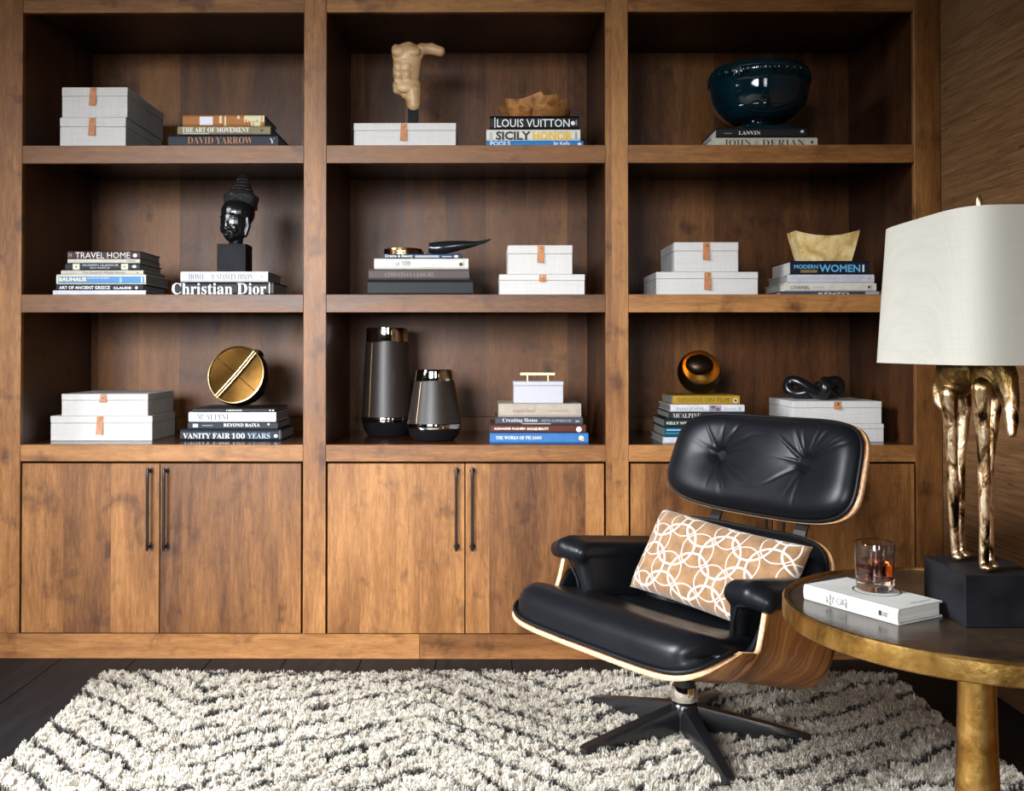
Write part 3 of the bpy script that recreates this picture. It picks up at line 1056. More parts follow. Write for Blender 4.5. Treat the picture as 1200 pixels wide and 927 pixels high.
for side in (0, 1):
    for j in range(m):
        tt = j / (m - 1)
        for i in range(n):
            a = 2 * PI * i / n
            h = hts[i] * tt
            # bowl wall radius against height
            rad = (28 + 22 * (1 - (1 - min(1, h / 30)) ** 1.7)) if tt > 0 else 28
            if side: rad, h = rad - 2.6, max(h, 2.4) if tt < .9 else h
            vs.append((rad * math.cos(a) * q, rad * .9 * math.sin(a) * q, h * q))
fs = grid_faces(n, m, 0, True)
fs += [tuple(reversed(f)) for f in grid_faces(n, m, n * m, True)]
fs += [((m - 1) * n + i, (m - 1) * n + (i + 1) % n, n * m + (m - 1) * n + (i + 1) % n, n * m + (m - 1) * n + i) for i in range(n)]
fs += [tuple(reversed(range(n))), tuple(n * m + i for i in range(n))]
M_burl = NT('carved_wood')
_v = M_burl.coords('Object')
_a = M_burl.noise(_v, 22, 5, .6, .6)
_c = M_burl.ramp(_a, [(.33, (.08, .026, .006)), (.5, (.30, .125, .034)), (.68, (.46, .22, .07))])
_vo = M_burl.node('ShaderNodeTexVoronoi')
_vo.inputs['Scale'].default_value = 190
M_burl.link(_v, _vo.inputs['Vector'])
_cut = M_burl.math('MULTIPLY', M_burl.ramp(_vo.outputs['Distance'], [(.20, (1, 1, 1)), (.3, (0, 0, 0))]), M_burl.ramp(M_burl.noise(_v, 26, 1), [(.52, (0, 0, 0)), (.6, (1, 1, 1))]))
_c = M_burl.mix(_c, (.05, .02, .01), _cut)
M_burl.bump(_a, .4, .004)
M_burl = M_burl.out(_c, .5)
sharp(mesh('bowl', vs, fs, M_burl, r), 40)

# teal footed bowl
s = .06
q = (CD + s + .14) / F
zb = Z(149.6, .06) + .0008
cx = X(887.5, s + .14, 110)
r = empty('footed_bowl', (cx, s + .12, zb), 0, 'large glossy dark teal bowl with relief band on a square foot, on two books', 'bowl')
M_teal = plain('teal_glaze', (.0022, .013, .019), .06, nscale=14, namp=.35, Coat_Weight=.4, Coat_Roughness=.03)
box('foot_slab', -28 * q, 28 * q, -28 * q, 28 * q, 0, 4.5 * q, M_teal, r, bevel=.002, seg=2)
h0 = 4.6
H2 = Z(86, s + .14) / q - zb / q
Hs = H2 - h0
bp = [(20, 0), (21, 1.5), (17.5, 3), (16.5, 5), (22, 7)]
for i in range(1, 15):
    a = i / 14 * PI / 2
    bp.append((22 + 34 * math.sin(a), 7 + (Hs * .66 - 7) * (1 - math.cos(a))))
top = Hs * .66
bp += [(56.6, top + 2), (57.4, top + 3), (57, top + 5), (56.6, top + 6), (56, top + 16), (57, top + 17.5), (56.6, top + 20), (54.6, Hs - 1.5), (53.5, Hs), (51.5, Hs - .6), (51, Hs - 6), (48, 20), (20, 9)]
lathe('bowl', [(a * q, (b + h0) * q) for a, b in bp], M_teal, r, 72, True, True, 40)
bm = bmesh.new()
NB = 36
for i in range(NB):
    a = 2 * PI * i / NB
    M = Matrix.Rotation(a, 4, 'Z')
    for (dx0, dx1, z0_, z1_) in ((-3.4, -2.2, 7, 15), (-3.4, 1.6, 13.6, 15), (.4, 1.6, 9, 15), (-1.2, 1.6, 9, 10.2), (2.4, 3.4, 7, 15)):
        c = bmesh.ops.create_cube(bm, size=1)
        for v in c['verts']:
            p = Vector((56.4 + v.co.x * 3.6, (dx0 + dx1) / 2 + v.co.y * (dx1 - dx0), top + (z0_ + z1_) / 2 + h0 + v.co.z * (z1_ - z0_)))
            v.co = M @ (p * q)
from_bm('relief_band', bm, M_teal, r)

# magnifier with horn handle
s = .12
q = (CD + s) / F / 7.06
zb = Z(297.3, .09) + .0008
cx = X(420 + 360 / 7.06, s, 290)
r = empty('magnifying_glass', (cx, s + .06, zb), 0, 'magnifying glass with bronze rim and black horn handle, lying on stacked books', 'magnifier')
M_bronze_rim = plain('bronze_rim', (.34, .20, .085), .22, 1.0)
M_horn = plain('black_horn', (.008, .009, .011), .16, nscale=12, namp=.5)
rr = 162 * q
pr = [(rr * .93, 0), (rr, .0008), (rr * 1.0, .006), (rr * .97, .0075), (rr * 1.0, .009), (rr * 1.0, .0145), (rr * .97, .016), (rr * 1.0, .0175), (rr * .99, .0235), (rr * .93, .0245), (rr * .93, 0)]
lathe('rim', pr, M_bronze_rim, r, 56, False, False, 30)
M_glass = NT('clear_glass').out((1, 1, 1), .0, 0, Transmission_Weight=1.0, IOR=1.45)
lathe('lens', [(.002, .0025), (rr * .6, .0032), (rr * .925, .005), (rr * .925, .0065), (rr * .6, .0085), (.002, .0092)], M_glass, r, 40)
G = lambda zx, zy: (X(420 + zx / 7.06, s, 290) - cx, Z(260 + zy / 7.06, s) - zb)
a, b = G(520, 232)
tube('ferrule', [(rr * .99, 0, .006), (a, 0, .008), (a + .004, 0, .010), (a + .008, 0, .0095), (a + .012, 0, .010)], [.003, .004, .0065, .0045, .0065], M_bronze_rim, r, 12)
pts, rad = [], []
for i, (zx, zt_, zb_) in enumerate(((575, 158, 242), (640, 150, 262), (720, 143, 250), (800, 140, 232), (880, 141, 212), (960, 146, 190), (1040, 138, 165), (1085, 128, 142), (1103, 126, 131))):
    a, b0_ = G(zx, zb_)
    _, t0_ = G(zx, zt_)
    pts.append((a, 0, (b0_ + t0_) / 2))
    rad.append((t0_ - b0_) / 2)
dz = min(0, pts[1][2] - rad[1] - .0006)
tube('handle', [(p[0], p[1], p[2] - dz) for p in pts], rad, M_horn, r, 18)

# two leather vases with chrome bands
M_vase = plain('brown_leather_wrap', (.017, .012, .0095), .42, nscale=120, namp=.15, bump=.05, Specular_IOR_Level=.35)
M_chrome = plain('polished_nickel', (.75, .72, .68), .05, 1.0)
M_vbase = plain('glossy_black_base', (.006, .006, .007), .1)


def vase(u, vt, vband, vlow, vbase, rt, rl, s, label):
    q = (CD + s) / F
    z0 = S3 + .0006
    r = empty('vase', (X(u, s, 450), s, z0), 0, label, 'vase', 'pair of leather wrapped vases')
    zt, zbd, zl = [Z(v, s) - z0 for v in (vt, vband, vlow)]
    rt, rl = rt * q, rl * q
    rad = lambda z: rt + (rl - rt) * ((zt - z) / (zt - zl))
    lathe('neck_band', [(rad(zbd) * .99, zbd + .0004), (rad(zbd) * .995, zbd + .002), (rad(zt), zt - .001), (rad(zt) * .97, zt), (rad(zt) * .93, zt - .002), (rad(zbd) * .92, zbd + .0005)], M_chrome, r, 64, False, False)
    body = lathe('body', [(rad(zl) * .9, zl + .0004), (rad(zl), zl + .0015), (rad(zbd), zbd - .001), (rad(zbd) * .9, zbd)], M_vase, r, 64, False, False)
    a = math.radians(-128)
    tube('seam', [((rad(z) + .0005) * math.cos(a), (rad(z) + .0005) * math.sin(a), z) for z in (zl + .004, (zl + zbd) / 2, zbd - .004)], .0012, M_brass_stud, body, 6)
    hb = zl - .02
    lathe('lower_band', [(rad(zl) * .9, zl), (rad(zl) * 1.012, zl - .001), (rad(zl) * 1.02, zl - .008), (rad(zl) * 1.0, zl - .018)], M_chrome, r, 64, False, False)
    lathe('base', [(rl * .70, 0), (rl * .78, .002), (rl * .93, (zl - .018) * .5), (rl * .995, zl - .0185), (rl * .9, zl - .0184)], M_vbase, r, 64, True, True)
    lathe('liner', [(rad(zbd) * .9, zl), (rad(zt) * .925, zt - .003)], M_vbase, r, 48, True, False)


vase(453.5, 384.5, 400.5, 488, 506, 23.6, 29.6, .40, 'tall dark leather vase with polished neck band, taller of the two')
vase(509, 433.5, 446, 495.5, 513, 21.5, 31.5, .20, 'short dark leather vase with polished neck band, squatter of the two')

# lidded box with brass handle
s = .07
zb = Z(473.2, .05) + .0008
q = (CD + s) / F
x0, x1 = X(602, s, 460), X(660.5, s, 460)
r = empty('lidded_box', ((x0 + x1) / 2, s, zb), 0, 'small pale lilac-white lidded box with brass bar handle, on stacked books', 'box')
M_shagreen = plain('pale_shagreen', (.33, .325, .355), .55, nscale=300, namp=.08, bump=.1)
M_satin_brass = plain('satin_brass', (.78, .56, .26), .28, 1.0)
hw = (x1 - x0) / 2
h = Z(447, s) - zb
box('base', -hw + .001, hw - .001, .001, .13, 0, h * .80, M_shagreen, r, bevel=.002, seg=2)
ld = box('lid', -hw, hw, 0, .131, h * .80 + .0006, h, M_shagreen, r, bevel=.002, seg=2)
for a in (-12, 12.5):
    tube('post', [(a * q, .06, h - .002), (a * q, .06, h + 7 * q)], .0045, M_satin_brass, r, 14)
box('handle', -21 * q, 20.5 * q, .054, .066, h + 6.6 * q, h + 10 * q, M_satin_brass, r, bevel=.001)

# bronze disc sculpture
s = .19
q = (CD + s + .08) / F
zb = Z(478.8, .16) + .0008
r = empty('bronze_disc', (X(280, s + .08, 447), s + .08, zb), 0, 'bronze sphere with a flat quartered face and crossing band, on stacked books', 'sculpture')
M_bronze = NT('burnished_bronze')
_v = M_bronze.coords('Object', (1, 1, 1))
_n = M_bronze.noise(_v, 14, 3)
M_bronze = M_bronze.out(M_bronze.ramp(_n, [(.3, (.036, .017, .004)), (.7, (.085, .042, .010))]), .30, 1.0)
M_bronze_dark = plain('dark_bronze', (.035, .022, .012), .35, .9)
Rb = 35.5
cut = 9
zc = 35.6
Rm = Matrix.Rotation(math.radians(-9), 4, 'Z') @ Matrix.Rotation(math.radians(90 - 14), 4, 'X')
def place(o): o.matrix_local = Matrix.Translation((0, 0, zc * q)) @ Rm
rc = math.sqrt(Rb ** 2 - cut ** 2)
prof = [(.5, -Rb * .72)]
for i in range(1, 20):
    a = -PI / 2 + (PI / 2 + math.asin(cut / Rb)) * i / 19
    prof.append((Rb * math.cos(a), max(-Rb * .72, Rb * math.sin(a))))
prof += [(rc * .985, cut + .6), (rc * .955, cut + .3), (rc * .94, cut - 1)]
o = lathe('shell', [(a * q, b * q) for a, b in prof], M_bronze_dark, r, 64, True, False)
place(o)
o = lathe('face', [(rc * .945 * q, (cut - .8) * q), (rc * .6 * q, (cut - 2.2) * q), (.3 * q, (cut - 2.8) * q)], M_bronze, r, 64, False, True)
place(o)
o = lathe('face_rim', [(rc * .95 * q, (cut + .2) * q), (rc * .965 * q, (cut + 1.2) * q), (rc * .995 * q, (cut + 1.0) * q), (rc * 1.0 * q, (cut - .2) * q)], M_satin_brass, r, 64, False, False)
place(o)
# two ridges across the face and a thin crossing line, the band running on past the rim
ca, sa = math.cos(math.radians(52)), math.sin(math.radians(52))
for off in (-1.7, 1.7):
    pts = []
    for i in range(13):
        tt = -1 + 2 * i / 12
        L = rc * 1.0 * tt
        pts.append(((L * ca - off * sa) * q, (L * sa + off * ca) * q, (cut - .6 + 2.0 * (tt ** 2)) * q))
    place(tube('band_ridge', pts, 1.1 * q, M_satin_brass, r, 8))
o = tube('crossing_line', [((-sa * rc * .95 * tt) * q, (ca * rc * .95 * tt) * q, (cut - 1.9 + 1.2 * abs(tt)) * q) for tt in (-1, -.5, 0, .5, 1)], .35 * q, M_chrome, r, 6)
place(o)
pts = [((Rb * 1.01) * math.cos(a) * ca * q, (Rb * 1.01) * math.cos(a) * sa * q, (Rb * 1.01) * math.sin(a) * q) for a in [math.asin(cut / Rb) - .05 - i * .12 for i in range(5)]]
place(tube('band_end', pts, 3.2 * q, M_bronze_dark, r, 8))

# golden sphere bowl
s = .12
q = (CD + s + .08) / F
zb = Z(463.8, .06, 828) + .0012
r = empty('sphere_bowl', (X(819.5, s + .08, 440), s + .08, zb), 0, 'black spherical bowl with a golden hollow, on the mustard yellow book', 'bowl')
Rs = 25.3
op = 62
prof = []
for i in range(25):
    a = math.radians(-90 + (180 - op) * i / 24)
    prof.append((max(.2, Rs * math.cos(a)) * q, Rs * math.sin(a) * q))
o = lathe('shell', prof, M_bronze_dark, r, 56, True, False)
prof2 = []
for i in range(25):
    a = math.radians(-90 + (180 - op) * (24 - i) / 24)
    prof2.append((max(.2, (Rs - .9) * math.cos(a)) * q, (Rs - .9) * math.sin(a) * q + .0002))
M_gold_leaf = plain('gold_leaf', (.62, .34, .07), .35, 1.0)
o2 = lathe('lining', prof2, M_gold_leaf, r, 56, False, True)
rm = Matrix.Translation((0, 0, Rs * q)) @ Matrix.Rotation(math.radians(62), 4, 'X')
o.matrix_local = rm
o2.matrix_local = rm
e = math.radians(90 - op)
rg = tube('lip', [((Rs - .4) * math.cos(e) * math.cos(a) * q, (Rs - .4) * math.cos(e) * math.sin(a) * q, (Rs - .2) * math.sin(e) * q) for a in [2 * PI * i / 40 for i in range(40)]], .5 * q, M_bronze_dark, r, 8, True)
rg.matrix_local = rm
vs, fs = lathe_data([(max(.05, math.sin(PI * i / 16)) , -math.cos(PI * i / 16)) for i in range(17)], 32)
hl = mesh('hollow', [((p[0] * 16.5 + 1) * q, (p[1] * 13 + 9) * q, (p[2] * 9 + 1) * q) for p in vs], fs, M_bronze_dark, r, smooth=True)  # dark solid ellipsoid standing in for the shaded upper inside of the bowl
hl.matrix_local = rm

# black knot on the lower right box
s = .26
q = (CD + s) / F
r = empty('knot_sculpture', (X(958, s, 455), s, ZB9), 0, 'black knotted sculpture lying in shadow on a linen box', 'sculpture')
pts = []
for i in range(90):
    a = 2 * PI * i / 90
    pts.append(((24 * math.sin(a) + 11 * math.sin(2 * a)) * q, (14 * math.cos(a) - 13 * math.cos(2 * a)) * q, (12.5 + 7.5 * math.sin(3 * a)) * q))
zmin = min(p[2] for p in pts)
tube('knot', [(p[0], p[1], p[2] - zmin + 6.3 * q) for p in pts], 6.2 * q, M_blackstone, r, 14, True)

# ochre stone vessel
s = .07
q = (CD + s) / F
zb = Z(305.6, .05) + .0008
kx = lambda zx, zy: ((X(890 + zx / 7.5, s, 290)), Z(260 + zy / 7.5, s) - zb)
cx = kx(605, 0)[0]
r = empty('stone_vessel', (cx, s, zb), 0, 'ochre yellow pitted stone vessel with concave top, on a navy book', 'vessel')
M_ochre = stone_mat('ochre_stone', (.36, .21, .05), (.60, .43, .17), (.72, .60, .36), 16, .6, 60, .4)
topl = [(318, 78), (370, 92), (430, 106), (500, 117), (570, 122), (640, 121), (710, 115), (780, 101), (840, 86), (884, 74)]
botl = [(385, 338), (820, 338)]
def outline(k, dy):
    """ring of the vessel, k<1 narrows it"""
    pts = [(kx(*p)[0] - cx, kx(*p)[1]) for p in topl]
    return pts
n = len(topl)
vs, fs = [], []
dep = .10
bw0, bw1 = kx(385, 0)[0] - cx, kx(820, 0)[0] - cx
rows = 8
def ptf(i, t, y):
    xt, ztp = kx(*topl[i])[0] - cx, kx(*topl[i])[1]
    xb = bw0 + (bw1 - bw0) * i / (n - 1)
    bow = 1 - (1 - t) ** 1.6
    return (xb + (xt - xb) * (.35 * bow + .65 * t), y, ztp * t)
for y, inset in ((0, 0), (dep, 0)):
    for j in range(rows):
        t_ = j / (rows - 1)
        for i in range(n):
            p = ptf(i, t_, y)
            # faces lean in towards the foot
            yy = y + (.012 * (1 - t_) if y == 0 else -.012 * (1 - t_))
            vs.append((p[0], yy, p[2]))
N1 = n * rows
fs += grid_faces(n, rows)
fs += [tuple(reversed(f)) for f in grid_faces(n, rows, N1)]
for j in range(rows - 1):
    a, b = j * n, (j + 1) * n
    fs += [(a, b, b + N1, a + N1), (a + n - 1, a + n - 1 + N1, b + n - 1 + N1, b + n - 1)]
fs.append(tuple(list(range(n)) + [N1 + i for i in reversed(range(n))]))
# hollow top: rim, then floor of the hollow
T0 = (rows - 1) * n
rimA = [vs[T0 + i] for i in range(n)]
rimB = [vs[N1 + T0 + i] for i in range(n)]
o0 = len(vs)
for i in range(n):
    f = i / (n - 1)
    vs.append((rimA[i][0] * .93, .010, rimA[i][2] - .0005))
for i in range(n): vs.append((rimB[i][0] * .93, dep - .010, rimB[i][2] - .0005))
for i in range(n): vs.append((rimA[i][0] * .75, .022, rimA[i][2] * .45))
for i in range(n): vs.append((rimB[i][0] * .75, dep - .022, rimB[i][2] * .45))
for i in range(n - 1):
    fs += [(T0 + i, T0 + i + 1, o0 + i + 1, o0 + i), (N1 + T0 + i + 1, N1 + T0 + i, o0 + n + i, o0 + n + i + 1),
           (o0 + i, o0 + i + 1, o0 + 2 * n + i + 1, o0 + 2 * n + i), (o0 + n + i + 1, o0 + n + i, o0 + 3 * n + i, o0 + 3 * n + i + 1),
           (o0 + 2 * n + i, o0 + 2 * n + i + 1, o0 + 3 * n + i + 1, o0 + 3 * n + i)]
for i, f in ((0, 1), (n - 1, -1)):
    for quad in ((T0 + i, o0 + i, o0 + n + i, N1 + T0 + i), (o0 + i, o0 + 2 * n + i, o0 + 3 * n + i, o0 + n + i)):
        fs.append(quad if f > 0 else tuple(reversed(quad)))
vo_ = mesh('vessel', vs, fs, M_ochre, r)
sharp(vo_, 40)

# ------------------------------------------------------------------ the lounge chair
BX, BY = .55, -.77
CROT = math.radians(-55)
CH_ = empty('lounge_chair', (BX, BY, 0), CROT, 'black leather lounge chair with bent walnut shells on a five-star swivel base', 'armchair')

t = NT('walnut_veneer')
v = t.coords('Object')
sp = t.node('ShaderNodeSeparateXYZ')
t.link(v, sp.inputs[0])
# grain lines sweep round the bent shell
wob = t.noise(t.coords('Object', (3, 3, 3)), 2.2, 2)
c = t.math('ADD', sp.outputs[1], t.math('MULTIPLY', t.math('POWER', t.math('ABSOLUTE', t.math('SUBTRACT', sp.outputs[2], .52)), 1.7), 1.5))
c = t.math('ADD', c, t.math('MULTIPLY', wob, .14))
cv = t.node('ShaderNodeCombineXYZ')
t.link(c, cv.inputs[0])
a = t.noise(cv.outputs[0], 62, 4, .7)
b = t.noise(cv.outputs[0], 17, 2, .5)
f = t.math('ADD', t.math('MULTIPLY', a, .6), t.math('MULTIPLY', b, .4))
col = t.ramp(f, [(.40, (.045, .014, .004)), (.49, (.175, .064, .016)), (.62, (.33, .14, .038))])
M_walnut = t.out(col, .32, 0, Coat_Weight=.15, Coat_Roughness=.2)
t = NT('plywood_edge')
v = t.coords('Object', (3, 3, 3))
M_ply = t.out(t.ramp(t.noise(v, 40, 3), [(.35, (.42, .24, .12)), (.65, (.62, .40, .22))]), .5)
M_seam = leather('black_piping', (.006, .006, .007), .4)


def solid(o, th, offset=1, rim=None):
    m = o.modifiers.new('thickness', 'SOLIDIFY')
    m.thickness = th
    m.offset = offset
    m.use_even_offset = True
    if rim:
        o.data.materials.append(rim)
        m.material_offset_rim = 1
    return o


# seat shell ------------------------------------------------
YF, YR = -.375, .235


def shell_pt(tt, vv):
    """tt -1..1 across, vv 0 front .. 1 rear"""
    a = abs(tt)
    sg = 1 if tt > 0 else -1
    sm = lambda x: max(0, min(1, x)) ** 2 * (3 - 2 * max(0, min(1, x)))
    Hh = .055 + .02 * sm(vv / .3) + .165 * sm((vv - .20) / .22)
    if vv > .72: Hh -= .10 * sm((vv - .72) / .28)
    W = .362 - .03 * sm((vv - .8) / .2)
    ph = a * PI / 2
    ex = .95 - .43 * sm(vv / .4)
    x = W * math.sin(ph) ** .62 if a > 0 else 0
    zz = Hh * (1 - max(0, math.cos(ph)) ** ex) ** 1.5
    y = YF + (YR - YF) * vv
    y += .155 * a ** 4.5 * (1 - min(1, vv / .6)) ** 1.6          # front corners sweep back
    z = .350 - .165 * vv + .02 * (1 - min(1, vv / .15)) ** 2 * (-.35)
    z += .13 * sm((vv - .78) / .22) ** 1.3              # tail curls up
    return Vector(((sg * x if a else 0) + .018 * (1 - sm((vv - .2) / .3)), y, z + zz))


nu, nv = 61, 49
vs = [shell_pt(-1 + 2 * i / (nu - 1), (j / (nv - 1))) for j in range(nv) for i in range(nu)]
sh = mesh('seat_shell', vs, grid_faces(nu, nv), M_walnut, CH_, smooth=True)
solid(sh, .012, -1, M_ply)

# seat cushion ----------------------------------------------
def cush(tt, vv, top):
    p = shell_pt(tt * .955, .012 + vv * .90)
    a = abs(tt)
    base = p + Vector((0, 0, .004))
    if not top: return base
    edge = max(0, 1 - a ** 4.5) ** .55 * max(0, 1 - abs(2 * vv - 1) ** 9) ** .5
    T_ = (.092 + .045 * vv) * edge
    T_ += .012 * math.exp(-((vv - .12) / .12) ** 2) * edge         # full front roll
    T_ -= .020 * math.exp(-((vv - .62) / .12) ** 2 - (tt / .45) ** 2) * edge
    cr = .0035 * math.sin(38 * vv + 6 * tt * tt) * math.exp(-((vv - .6) / .14) ** 2) * edge
    flat = shell_pt(tt * .62, .012 + vv * .90).z
    zt = flat + .004 + T_ + cr
    q = p.copy()
    q.z = max(zt, base.z + .014 * (1 - a ** 14) + .001)
    if a > .5: q.x -= math.copysign(.014 * min(1, (a - .5) / .25) * (1 - a ** 14), tt)
    q.y -= .018 * edge * math.exp(-(vv / .08) ** 2)
    q.x *= 1 - .03 * (1 - edge)
    return q


nu, nv = 57, 57
vs = [cush(-1 + 2 * i / (nu - 1), j / (nv - 1), True) for j in range(nv) for i in range(nu)]
n1 = len(vs)
vs += [cush(-1 + 2 * i / (nu - 1), j / (nv - 1), False) for j in range(nv) for i in range(nu)]
fs = grid_faces(nu, nv) + [tuple(reversed(f)) for f in grid_faces(nu, nv, n1)]
def skirt(nu, nv, n1):
    out = []
    for i in range(nu - 1):
        out.append((i, i + n1, i + 1 + n1, i + 1))
        k = (nv - 1) * nu + i
        out.append((k, k + 1, k + 1 + n1, k + n1))
    for j in range(nv - 1):
        k = j * nu
        out.append((k, k + nu, k + nu + n1, k + n1))
        k = j * nu + nu - 1
        out.append((k, k + n1, k + nu + n1, k + nu))
    return out
seat = mesh('seat_cushion', vs, fs + skirt(nu, nv, n1), M_black, CH_, smooth=True)
# piping along the cushion's front and side edge
pp = []
for i in range(61):
    tt = -1 + 2 * i / 60
    p = shell_pt(tt * .955, .012)
    pp.append(p + Vector((0, -.004, .008)))
side = [shell_pt(.955, .012 + v_ * .5) + Vector((0, 0, .008)) for v_ in (.02, .06, .1, .16, .22)]
sidel = [shell_pt(-.955, .012 + v_ * .5) + Vector((0, 0, .008)) for v_ in (.02, .06, .1, .16, .22)]
tube('piping', pp, .005, M_seam, seat, 8)


# back panels -----------------------------------------------
def panel(cy, cz, hw, hh, tilt, puff, ex, buttons, shell_name, cushion_name, curve=.42, seed=1, droop=0):
    M = Matrix.Translation((0, cy, cz)) @ Matrix.Rotation(-tilt, 4, 'X')
    rings, seg = 40, 128
    def outline(th, k):
        c_, s_ = math.cos(th), math.sin(th)
        x = math.copysign(abs(c_) ** (2 / ex), c_) * hw
        z = math.copysign(abs(s_) ** (2 / ex), s_) * hh
        # sides taper a little towards the top
        x *= 1 - .03 * z / hh
        return x * k, z * k
    def curl(x, z):
        return -curve * x * x - .28 * max(0, -z) ** 2
    vs = [(0, curl(0, 0), 0)]
    for j in range(1, rings + 1):
        k = j / rings
        for i in range(seg):
            x, z = outline(2 * PI * i / seg, k)
            vs.append((x, curl(x, z), z))
    fs = [(0, 1 + i, 1 + (i + 1) % seg) for i in range(seg)] + grid_faces(seg, rings, 1, True)
    o = mesh(shell_name, [M @ Vector(p) for p in vs], fs, M_walnut, CH_, smooth=True)
    bm = bmesh.new(); bm.from_mesh(o.data)
    # normals face the sitter; the thickness grows backwards
    d = (M.to_3x3() @ Vector((0, -1, 0)))
    bm.normal_update()
    if sum((f.normal.dot(d)) for f in bm.faces) < 0: bmesh.ops.reverse_faces(bm, faces=bm.faces)
    bm.to_mesh(o.data); bm.free()
    solid(o, .014, -1, M_ply)
    rnd = random.Random(seed)
    rad = [(rnd.uniform(0, 2 * PI), rnd.uniform(.6, 1.0), rnd.uniform(.06, .13)) for _ in range(16)]
    def front(x, z, k):
        e = max(0, 1 - k ** 6) ** .5
        T_ = puff * e
        for bx_, bz_ in buttons:
            dx, dz = x - bx_, z - bz_
            r2 = math.hypot(dx, dz)
            T_ -= puff * .42 * math.exp(-(r2 / .018) ** 2) + puff * .42 * math.exp(-(r2 / .075) ** 1.5)
            th = math.atan2(dz, dx)
            for (a0, w0, ln) in rad:
                da = (th - a0 - bx_ * 5 + PI) % (2 * PI) - PI
                T_ -= .0055 * w0 * math.exp(-(da * max(r2, .012) / .0045) ** 2) * math.exp(-(r2 / ln) ** 2) * e
        return max(.003, T_)
    vs = [(0, 0, 0)]
    kk = .965
    vs = []
    R2, S2_ = 72, 200
    x, z = 0, 0
    vs.append((0, curl(0, 0) - front(0, 0, 0), 0))
    for j in range(1, R2 + 1):
        k = (j / R2) ** .8
        for i in range(S2_):
            x, z = outline(2 * PI * i / S2_, k * kk)
            vs.append((x, curl(x, z) - front(x, z, k), z))
    off = len(vs)
    for i in range(S2_):
        x, z = outline(2 * PI * i / S2_, kk)
        vs.append((x, curl(x, z) - .0005, z))
    fs = [(0, 1 + (i + 1) % S2_, 1 + i) for i in range(S2_)] + [tuple(reversed(f)) for f in grid_faces(S2_, R2 + 1, 1, True)]
    fs.append(tuple(off + i for i in range(S2_)))
    c_ = mesh(cushion_name, [M @ Vector(p) for p in vs], fs, M_black, CH_, smooth=True)
    bm = bmesh.new(); bm.from_mesh(c_.data); bmesh.ops.recalc_face_normals(bm, faces=bm.faces)
    bm.to_mesh(c_.data); bm.free()
    pts = []
    for i in range(96):
        x, z = outline(2 * PI * i / 96, .968)
        pts.append(M @ Vector((x, curl(x, z) - .006, z)))
    tube('piping', pts, .0055, M_seam, c_, 8, True)
    for bx_, bz_ in buttons:
        y = curl(bx_, bz_) - front(bx_, bz_, .3)
        vs, fs = lathe_data([(.0062, -.002), (.0066, .001), (.005, .0038), (.001, .005)], 20)
        mesh('button', [M @ Vector((bx_ + p[0], y - p[2] - .001, bz_ + p[1])) for p in vs], fs, M_seam, c_, smooth=True)
    return M


TILT = math.radians(20)
MH = panel(.360, .747, .345, .153, TILT, .062, 4.2, [(-.158, .012), (.158, .012)], 'headrest_shell', 'headrest_cushion', seed=5)
MB = panel(.210, .420, .335, .172, math.radians(22), .058, 4.4, [(-.15, 0), (.15, 0)], 'backrest_shell', 'backrest_cushion', seed=8)
for sx in (-.155, .155):
    pts = [MB @ Vector((sx, .028, -.02)), MB @ Vector((sx, .026, .10)), MB @ Vector((sx, .022, .19)), MH @ Vector((sx, .024, -.10)), MH @ Vector((sx, .026, .04))]
    vs = []
    for p in pts:
        vs += [p + Vector((-.02, -.004, 0)), p + Vector((.02, -.004, 0)), p + Vector((.02, .004, 0)), p + Vector((-.02, .004, 0))]
    fs = grid_faces(4, 5, 0, True) + [(3, 2, 1, 0), (16, 17, 18, 19)]
    mesh('back_brace', vs, fs, M_dark_metal, CH_)

# armrests ---------------------------------------------------
for sg in (-1, 1):
    b = Blob()
    n = 30
    for i in range(n):
        f = i / (n - 1)
        y = -.115 + .31 * f
        zt = .512 - .035 * f
        b.cap([(sg * .285, y, zt - .006), (sg * .345, y, zt), (sg * .385, y, zt - .010)], [.026, .030, .024], 12)
        b.cap([(sg * .295, y + .01, zt - .02), (sg * .272, y + .02, zt - .13)], [.026, .022], 12)
    # rolled front
    b.cap([(sg * .285, -.125, .500), (sg * .345, -.132, .506), (sg * .385, -.128, .496)], [.028, .033, .026], 12)
    b.cap([(sg * .30, -.118, .49), (sg * .275, -.105, .37)], [.026, .020], 12)
    ar = b.build('armrest', M_black, CH_, voxel=.0055, smooth=10)
    tube('piping', [(sg * .392, -.130, .478), (sg * .36, -.152, .488), (sg * .315, -.150, .478), (sg * .292, -.138, .43), (sg * .282, -.128, .37)], .0035, M_seam, ar, 8)

